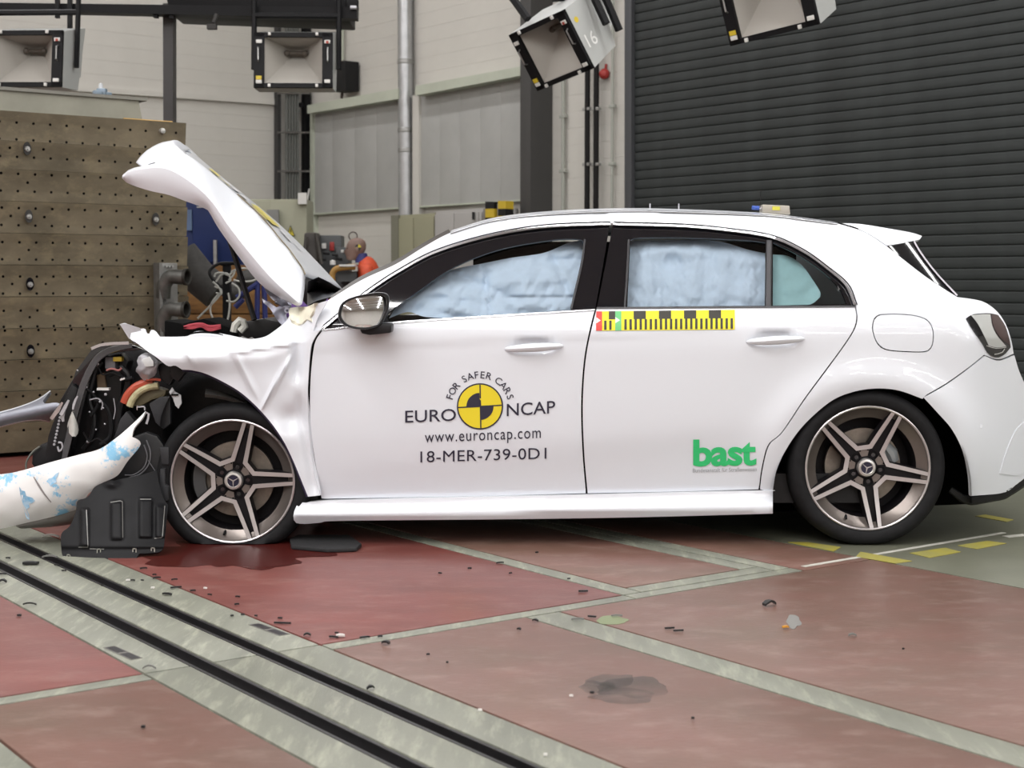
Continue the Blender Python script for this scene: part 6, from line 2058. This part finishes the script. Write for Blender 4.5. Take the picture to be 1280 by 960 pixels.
DY = 14.9
tr_ = empty('seat_trolley', (PV(440, 340, DY).x, DY, 0), 'yellow framed seat trolley the orange dummy sits on', 'trolley')
YF = mat('trolley_yellow', (.38, .21, .05), .5)
mb = MB(); mb.tube(crom([PV(418, 362, DY - .2), PV(415, 346, DY - .2), PV(419, 337, DY - .2), PV(430, 334.5, DY - .2), PV(444, 333.5, DY - .2)], 6), .030, 10); mb.build('front_bar', YF, tr_)
mb = MB(); mb.box(PV(436, 332, DY - .1), (.16, .3, .02)); mb.build('tray', LWH, tr_)
mb = MB(); at_depth_box(mb, 421, 446, 339, 352, DY - .12, .3); mb.build('dark_panel', MG, tr_, recalc=True)
sx = PV(462, 372, DY)
mb = MB(); mb.box((sx.x - .05, DY + .0, .50), (.60, .55, .08)); mb.build('seat', BLK, tr_, bevel=.02)
mb = MB(); mb.box((sx.x + .26, DY, .78), (.07, .5, .6), Matrix.Rotation(.15, 3, 'Y')); mb.build('backrest', BLK, tr_, bevel=.02)
for dx in (-.3, .2):
    for dy in (-.22, .22):
        mb = MB(); mb.tube([(sx.x + dx, DY + dy, 0.0), (sx.x + dx, DY + dy, .47)], .022, 8); mb.build('leg', YF, tr_)
mb = MB(); mb.tube([PV(418, 362, DY - .2), (PV(418, 362, DY - .2).x, DY - .2, .0)], .03, 8); mb.build('front_leg', YF, tr_)

# dummy: one skinned body, seated in profile facing left
dm = empty('crash_test_dummy', (sx.x, DY, 0), 'crash-test dummy in an orange jacket with a lifting ring on its head', 'dummy')
hd = PV(445, 311, DY)
neck = PV(452.5, 321, DY)
sh = PV(459, 330, DY)
hip = Vector((sx.x + .06, DY, .60))
verts, edges, rad = [], [], []
def vv(p, r):
    verts.append(tuple(Vector(p) - dm.location)); rad.append(r); return len(verts) - 1
def ee(*ix):
    for a, b in zip(ix[:-1], ix[1:]): edges.append((a, b))
i_h = vv(hip, (.15, .13))
i_w = vv(hip.lerp(sh, .4), (.15, .13))
i_c = vv(hip.lerp(sh, .78), (.165, .14))
i_s = vv(sh + Vector((0, 0, -.02)), (.12, .10))
i_n = vv(neck, (.055, .055))
ee(i_h, i_w, i_c, i_s, i_n)
for s in (-1, 1):
    a = vv(sh + Vector((.01, s * .19, -.06)), (.072, .068))
    b = vv(sh + Vector((.02, s * .24, -.22)), (.055, .055))
    c_ = vv(sh + Vector((-.02, s * .25, -.36)), (.046, .046))
    d_ = vv(sh + Vector((-.20, s * .22, -.43)), (.040, .04))
    e_ = vv(sh + Vector((-.30, s * .20, -.44)), (.034, .034))
    ee(i_s, a, b, c_, d_, e_)
    t1 = vv(hip + Vector((-.06, s * .10, 0)), (.095, .09))
    t2 = vv(hip + Vector((-.28, s * .11, .02)), (.078, .075))
    t3 = vv(hip + Vector((-.46, s * .11, .03)), (.062, .06))
    t4 = vv(hip + Vector((-.50, s * .11, -.16)), (.055, .053))
    t5 = vv(hip + Vector((-.50, s * .11, -.40)), (.04, .04))
    t6 = vv(hip + Vector((-.50, s * .11, -.54)), (.042, .04))
    t7 = vv(hip + Vector((-.62, s * .11, -.565)), (.034, .03))
    ee(i_h, t1, t2, t3, t4, t5, t6, t7)
me = bpy.data.meshes.new('body')
me.from_pydata(verts, edges, [])
ORG = mat('jacket_orange', (.55, .065, .018), .6, var=.2, scale=12)
me.materials.append(ORG)
bo = link('body', me, dm)
sk = bo.modifiers.new('skin', 'SKIN'); sk.use_smooth_shade = True
bo.modifiers.new('sub', 'SUBSURF').levels = 1
bo.modifiers['sub'].render_levels = 1
for i, r_ in enumerate(rad):
    bo.data.skin_vertices[0].data[i].radius = r_
bo.data.skin_vertices[0].data[0].use_root = True
SKN = mat('dummy_skin', (.20, .125, .10), .5)
mb = MB()
rows = []
# head: rings stacked from chin to crown, face towards -x
prof = [(-.115, -.045, .035, .04), (-.10, -.035, .062, .058), (-.07, -.022, .082, .068), (-.035, -.008, .094, .074), (0.0, 0.0, .099, .078), (.04, .004, .098, .079), (.075, .008, .084, .070), (.10, .010, .055, .048), (.112, .01, .006, .006)]
for z, cx, rx, ry in prof:
    r = []
    for k in range(16):
        a = 2 * math.pi * k / 16
        x = math.cos(a) * rx
        nose = .022 * math.exp(-((z + .03) / .022) ** 2) * max(0, -math.cos(a)) ** 14
        brow = .006 * math.exp(-((z - .012) / .012) ** 2) * max(0, -math.cos(a)) ** 3
        mouth = -.005 * math.exp(-((z + .07) / .008) ** 2) * max(0, -math.cos(a)) ** 6
        r.append(hd + Vector((cx + x - nose - brow - mouth, math.sin(a) * ry, z)))
    rows.append(r + [r[0]])
mb.grid(rows)
head = mb.build('head', SKN, dm, recalc=True, angle=70)
for s in (-1, 1):
    mb = MB(); mb.ball(hd + Vector((-.078, s * .034, .004)), (.012, .014, .010), 8, 6); mb.build('eye', DARK, head)
    mb = MB(); mb.ball(hd + Vector((.018, s * .079, -.012)), (.020, .010, .032), 8, 6); mb.build('ear', SKN, head)
tc_ = hd + Vector((.03, -.0835, .012))
mb = MB()
for q_, mi in ((0, 0), (1, 1), (2, 0), (3, 1)):
    pts = [tc_] + [tc_ + Vector((.030 * math.cos(a), .004 * abs(math.cos(a)), .030 * math.sin(a))) for a in np.linspace(q_ * math.pi / 2, (q_ + 1) * math.pi / 2, 6)]
    mb.prism(pts, (0, .006, 0), mi)
mb.build('target_mark', [mat('target_yellow', (.62, .52, .05), .5), mat('target_black', (.02, .02, .02), .5)], head, recalc=True)
mb = MB(); mb.tube([tuple(PV(441.3, 295.3, DY) + Vector((.042 * math.cos(a), 0, .042 * math.sin(a)))) for a in np.linspace(0, 2 * math.pi, 25)[:-1]], .0065, 6, closed=True)
mb.build('lifting_ring', mat('ring_steel', (.12, .10, .09), .4, .6), dm)
mb = MB(); mb.tube([neck + Vector((.0, 0, -.05)), neck + Vector((-.012, 0, .03))], [.07, .06], 14); mb.build('collar', mat('collar_blue', (.03, .035, .16), .6), dm)
for s in (-1, 1):
    hp = sh + Vector((-.33, s * .20, -.44))
    hv = MB()
    hv.ball(hp, (.05, .038, .018), 10, 6)
    for k in range(4):
        y_ = (k - 1.5) * .018
        L = (.062, .074, .070, .054)[k]
        hv.tube(crom([hp + Vector((-.04, y_, .003)), hp + Vector((-.04 - L * .5, y_ * 1.1, .002)), hp + Vector((-.04 - L, y_ * 1.15, -.018))], 3), .0085, 6)
    hv.tube(crom([hp + Vector((.0, -s * .03, 0)), hp + Vector((-.03, -s * .055, .002)), hp + Vector((-.06, -s * .058, -.01))], 3), .0095, 6)
    hv.build('hand', SKN, dm)
# ---- roof-top transmitter and pins on the car roof
tx = empty('transmitter', PV(968, 267, YN + .6), 'small pale metal transmitter box with blue plug and aerial on the car roof', 'transmitter')
TY0 = YN + .55
mb = MB(); mb.hexa([PV(953, 266.5, TY0), PV(988, 268.5, TY0), PV(987, 257, TY0), PV(953, 255.5, TY0)], (0, .08, 0)); mb.build('box', mat('box_metal', (.36, .33, .28), .4, .4), tx, recalc=True, bevel=.004)
mb = MB(); mb.hexa([PV(965.5, 262.5, TY0 - .003), PV(975, 262.8, TY0 - .003), PV(975, 258.2, TY0 - .003), PV(965.5, 257.8, TY0 - .003)], (0, .003, 0)); mb.build('yellow_label', mat('label_yellow', (.55, .50, .05), .5), tx, recalc=True)
mb = MB(); mb.tube([PV(940, 259.5, TY0 + .03), PV(949, 260, TY0 + .03)], .009, 8); mb.build('blue_plug', mat('plug_blue', (.03, .08, .35), .4), tx)
mb = MB(); mb.tube([PV(949, 260, TY0 + .03), PV(953, 260.3, TY0 + .03)], .006, 8); mb.build('connector', CHROME, tx)
mb = MB(); mb.tube([PV(950.5, 261, TY0 + .05), PV(950.8, 238, TY0 + .05)], .0022, 6); mb.build('aerial', BLK, tx)
for x in (812.5, 848.5):
    mb = MB(); a = PV(x, 262.5, YN + .62); mb.tube([a - Vector((0, 0, .02)), PV(x, 254.5, YN + .62)], .003, 6); mb.lathe([(.0, 0.006), (.007, .004), (.007, -.012)], a, (0, 0, 1), 8)
    tag(mb.build('roof_pin', SILVER), 'thin metal marker pin on the car roof above the rear door' if x > 830 else 'thin metal marker pin on the car roof nearer the door pillar', 'pin')

# ================================================================== DEBRIS
# undertray panel under the sill
mb = MB()
pts = [(362, 673), (372, 668), (436, 668), (452, 679), (446, 684.5), (410, 686), (364, 682)]
mb.prism([G(x, y, .018) for x, y in pts], (0, 0, -.016))
tag(mb.build('foam_panel', mat('foam_black', (.010, .010, .011), .7, bump=.2, bscale=60), bevel=.006, recalc=True), 'flat black foam panel on the floor below the front sill', 'panel')
# spilled coolant
rnd = random.Random(3)
pc_ = []
for i in range(72):
    a = 2 * math.pi * i / 72
    r_ = 1 + .35 * noise.noise(Vector((math.cos(a) * 1.6, math.sin(a) * 1.6, 4.4))) + .22 * noise.noise(Vector((math.cos(a) * 5, math.sin(a) * 5, 1.4)))
    pc_.append((290 + 118 * math.cos(a) * r_, 690 + 19 * math.sin(a) * r_))
PUD = bpy.data.materials.new('wet_floor')
PUD.use_nodes = True
b = PUD.node_tree.nodes['Principled BSDF']
b.inputs['Base Color'].default_value = (.075, .010, .008, 1)
b.inputs['Roughness'].default_value = .28
b.inputs['Specular IOR Level'].default_value = .3
b.inputs['Alpha'].default_value = .55
mb = MB(); mb.prism([G(x, y, .0022) for x, y in pc_], (0, 0, -.001))
tag(mb.build('coolant_puddle', PUD), 'dark red wet puddle of spilled fluid on the floor below the front wheel', 'puddle', kind='stuff')
BITS = [mat('shard_black', (.013, .013, .014), .4), mat('shard_white', (.62, .60, .57), .5), mat('shard_grey', (.15, .15, .14), .5), mat('shard_orange', (.55, .26, .03), .5)]
def shard(x, y, wpx, hpx, kind=0, curl=0.0, seed=0):
    r = random.Random(seed)
    g = G(x, y)
    k = g.y / FPX
    L = wpx * k
    Wd = max(.006, hpx * k * 2.2)
    a = r.uniform(-.5, .5)
    n = 5
    c, s = math.cos(a), math.sin(a)
    top, th = [], .004 + .5 * hpx * k * .5
    up, dn = [], []
    for i in range(n):
        t = i / (n - 1) - .5
        z = .003 + curl * L * (1 - 4 * t * t)
        e = Wd * (.5 + .5 * r.random()) * (1 - .6 * abs(t))
        for sg, arr in ((1, up), (-1, dn)):
            u, v = t * L, sg * e * .5 + curl * L * .3 * (4 * t * t)
            arr.append(Vector((g.x + u * c - v * s, g.y + u * s + v * c, z)))
    m = MB()
    rows = [[u_ for u_ in up], [d for d in dn]]
    vs = up + dn + [p + Vector((0, 0, th)) for p in up + dn]
    fs = []
    for i in range(n - 1):
        fs += [(i, i + 1, n + i + 1, n + i), (2 * n + i, 3 * n + i, 3 * n + i + 1, 2 * n + i + 1), (i, 2 * n + i, 2 * n + i + 1, i + 1), (n + i, n + i + 1, 3 * n + i + 1, 3 * n + i)]
    fs += [(0, n, 3 * n, 2 * n), (n - 1, 3 * n - 1, 4 * n - 1, 2 * n - 1)]
    m.add(vs, fs)
    return m.build('plastic_shard', BITS[kind], recalc=True)
named = [
    ((38.5, 706, 19, 6, 0, .02), 'largest black plastic chunk lying between the two cable slots'),
    ((37, 757.5, 17, 1.6, 0, .12), 'curled thin black strip on the concrete beside the left red panel'),
    ((3.5, 729, 9, 3, 0, .3), 'hooked black plastic bit at the left edge of the track'),
    ((209, 744.5, 13, 2.5, 0, .05), 'jagged black shard on the concrete strip in front of the shield'),
    ((220, 736, 14, 1.8, 0, .02), 'flat oval black shard on the concrete strip beside the red panel'),
    ((353, 780.5, 22, 1.6, 0, .0), 'long thin black strip on the red panel beside the lifting slot'),
    ((384, 796, 9, 2.5, 0, .25), 'arched black bit on the concrete strip corner'),
    ((417, 798, 12, 1.8, 0, .02), 'black strip beside a white shard at the track corner'),
    ((425.5, 797, 11, 3, 1, .1), 'white torn shard at the corner of the track'),
    ((456, 798.5, 13, 2, 0, .02), 'black flat shard lying on the narrow pale cross joint'),
    ((482, 806, 10, 4, 0, .2), 'curved black shard on the faded red panel below the cross joint'),
    ((463.5, 863, 10, 3.5, 0, .3), 'black bit perched on the edge of the upper cable slot'),
    ((962.5, 757.5, 17, 5, 0, .25), 'dark crumpled lump alone on the red floor right of centre'),
    ((982, 786, 8, 2.5, 3, .1), 'tiny orange chip beside the grey patch on the red floor'),
    ((1065.5, 796.5, 10, 2.4, 2, .2), 'small grey chip on the red floor ahead of the rear wheel'),
    ((837, 787, 13, 1.6, 0, .0), 'thin black sliver on the red floor, upper of a close pair'),
    ((848, 790, 13, 1.6, 0, .0), 'thin black sliver on the red floor, lower of a close pair'),
    ((740, 772.5, 11, 1.8, 0, .0), 'black sliver on the wide grey strip near its start'),
    ((771, 771.5, 14, 1.2, 2, .05), 'grey sliver on the pale green stain of the red floor'),
    ((722, 776, 16, 2, 2, .05), 'grey shard lying across the wide grey strip'),
    ((669, 778, 8, 2.5, 0, .2), 'black curled bit at the start of the wide grey strip'),
    ((648.5, 788.5, 5, 2.2, 0, .2), 'small black bit on the faded red floor below the cross joint'),
    ((729, 740.5, 12, 2, 0, .0), 'black sliver in the corner of the bright red panel'),
    ((186.5, 838, 17, 1.5, 2, .25), 'thin grey wire loop at the left corner of the track'),
    ((62, 698, 19, 2, 2, .1), 'pale grey torn strip at the edge of the upper cable slot'),
    ((63, 672, 22, 1.8, 1, .1), 'long pale splinter under the torn bumper cover'),
]
for i, (a, lab) in enumerate(named):
    tag(shard(*a, seed=i + 11), lab, 'plastic shard', 'plastic shards on the floor')
small = [(24, 771, 5, 2.4), (80, 715, 6, 1.2), (71, 708, 7, 1.4), (196, 724, 10, 1.6), (179.5, 712, 9, 1.4), (241, 740, 7, 1.4), (193, 720, 5, 1.4), (166, 727, 6, 1), (178, 727, 4, 1), (297, 747.5, 6, 1.3), (296, 757, 6, 1.4), (290, 771.5, 4, 2), (303.5, 770, 5, 1.4), (320, 771.5, 4, 1.4), (350, 774.5, 6, 1.4), (475, 797.5, 6, 1.8), (535, 820, 4, 1.6), (559, 830, 3, 1.4), (587, 712, 5, 1.6), (625, 705, 10, 1.2), (179, 911, 5, 2.6), (740, 868, 5, 2.4), (866, 900, 4, 1.8), (550, 718, 5, 1.2), (638, 718, 4, 1), (671, 692, 4, 1.4), (711, 725, 4, 1), (262, 745, 6, 1), (218, 726, 8, 1.2), (128, 733, 4, 1.2), (4, 719, 9, 1.6), (10, 699, 6, 1), (421, 793, 5, 1), (1129, 813, 3, 1)]
for i, (x, y, w_, h_) in enumerate(small):
    tag(shard(x, y, w_, h_, 0, .05, seed=i + 100), 'tiny black plastic crumb scattered on the test floor', 'plastic shard', 'tiny black crumbs on the floor')
for i, (x, y) in enumerate(((256.5, 737), (191, 736.5), (160, 727), (600, 890), (714, 872), (682, 946))):
    tag(shard(x, y, 5, 1.6, 1, .05, seed=i + 200), 'tiny white plastic crumb scattered on the test floor', 'plastic shard', 'tiny white crumbs on the floor')
# worn patches in the floor paint: thin real layers
def patchy(name, cx, cy, rx, ry, m, seed):
    pts = []
    for i in range(28):
        a = 2 * math.pi * i / 28
        r_ = 1 + .45 * noise.noise(Vector((math.cos(a) * 1.5, math.sin(a) * 1.5, seed)))
        pts.append(G(cx + rx * math.cos(a) * r_, cy + ry * math.sin(a) * r_, .0009))
    mb = MB(); mb.prism(pts, (0, 0, -.0005))
    return mb.build(name, m, floor)
STN = bpy.data.materials.new('floor_stain')
STN.use_nodes = True
nt = STN.node_tree
b = nt.nodes['Principled BSDF']
b.inputs['Base Color'].default_value = (.075, .072, .068, 1); b.inputs['Roughness'].default_value = .4
tc = nt.nodes.new('ShaderNodeTexCoord'); n1 = nt.nodes.new('ShaderNodeTexNoise'); n1.inputs['Scale'].default_value = 5; n1.inputs['Detail'].default_value = 5
mr = nt.nodes.new('ShaderNodeMapRange'); mr.inputs[1].default_value = .35; mr.inputs[2].default_value = .7; mr.inputs[3].default_value = .05; mr.inputs[4].default_value = .30
nt.links.new(tc.outputs['Object'], n1.inputs[0]); nt.links.new(n1.outputs[0], mr.inputs[0]); nt.links.new(mr.outputs[0], b.inputs['Alpha'])
for i, (cx, cy, rx, ry) in enumerate(((768, 850, 32, 7), (790, 860, 48, 12), (780, 870, 44, 9), (745, 858, 20, 8))):
    patchy('oil_stain', cx, cy, rx, ry, STN, i * 3.1)
patchy('green_stain', 767, 775, 22, 5, mat('stain_green', (.16, .19, .10), .5), 5.5)
patchy('bare_patch', 992.5, 777, 8.5, 8, mat('stain_grey', (.17, .165, .155), .5), 2.2)
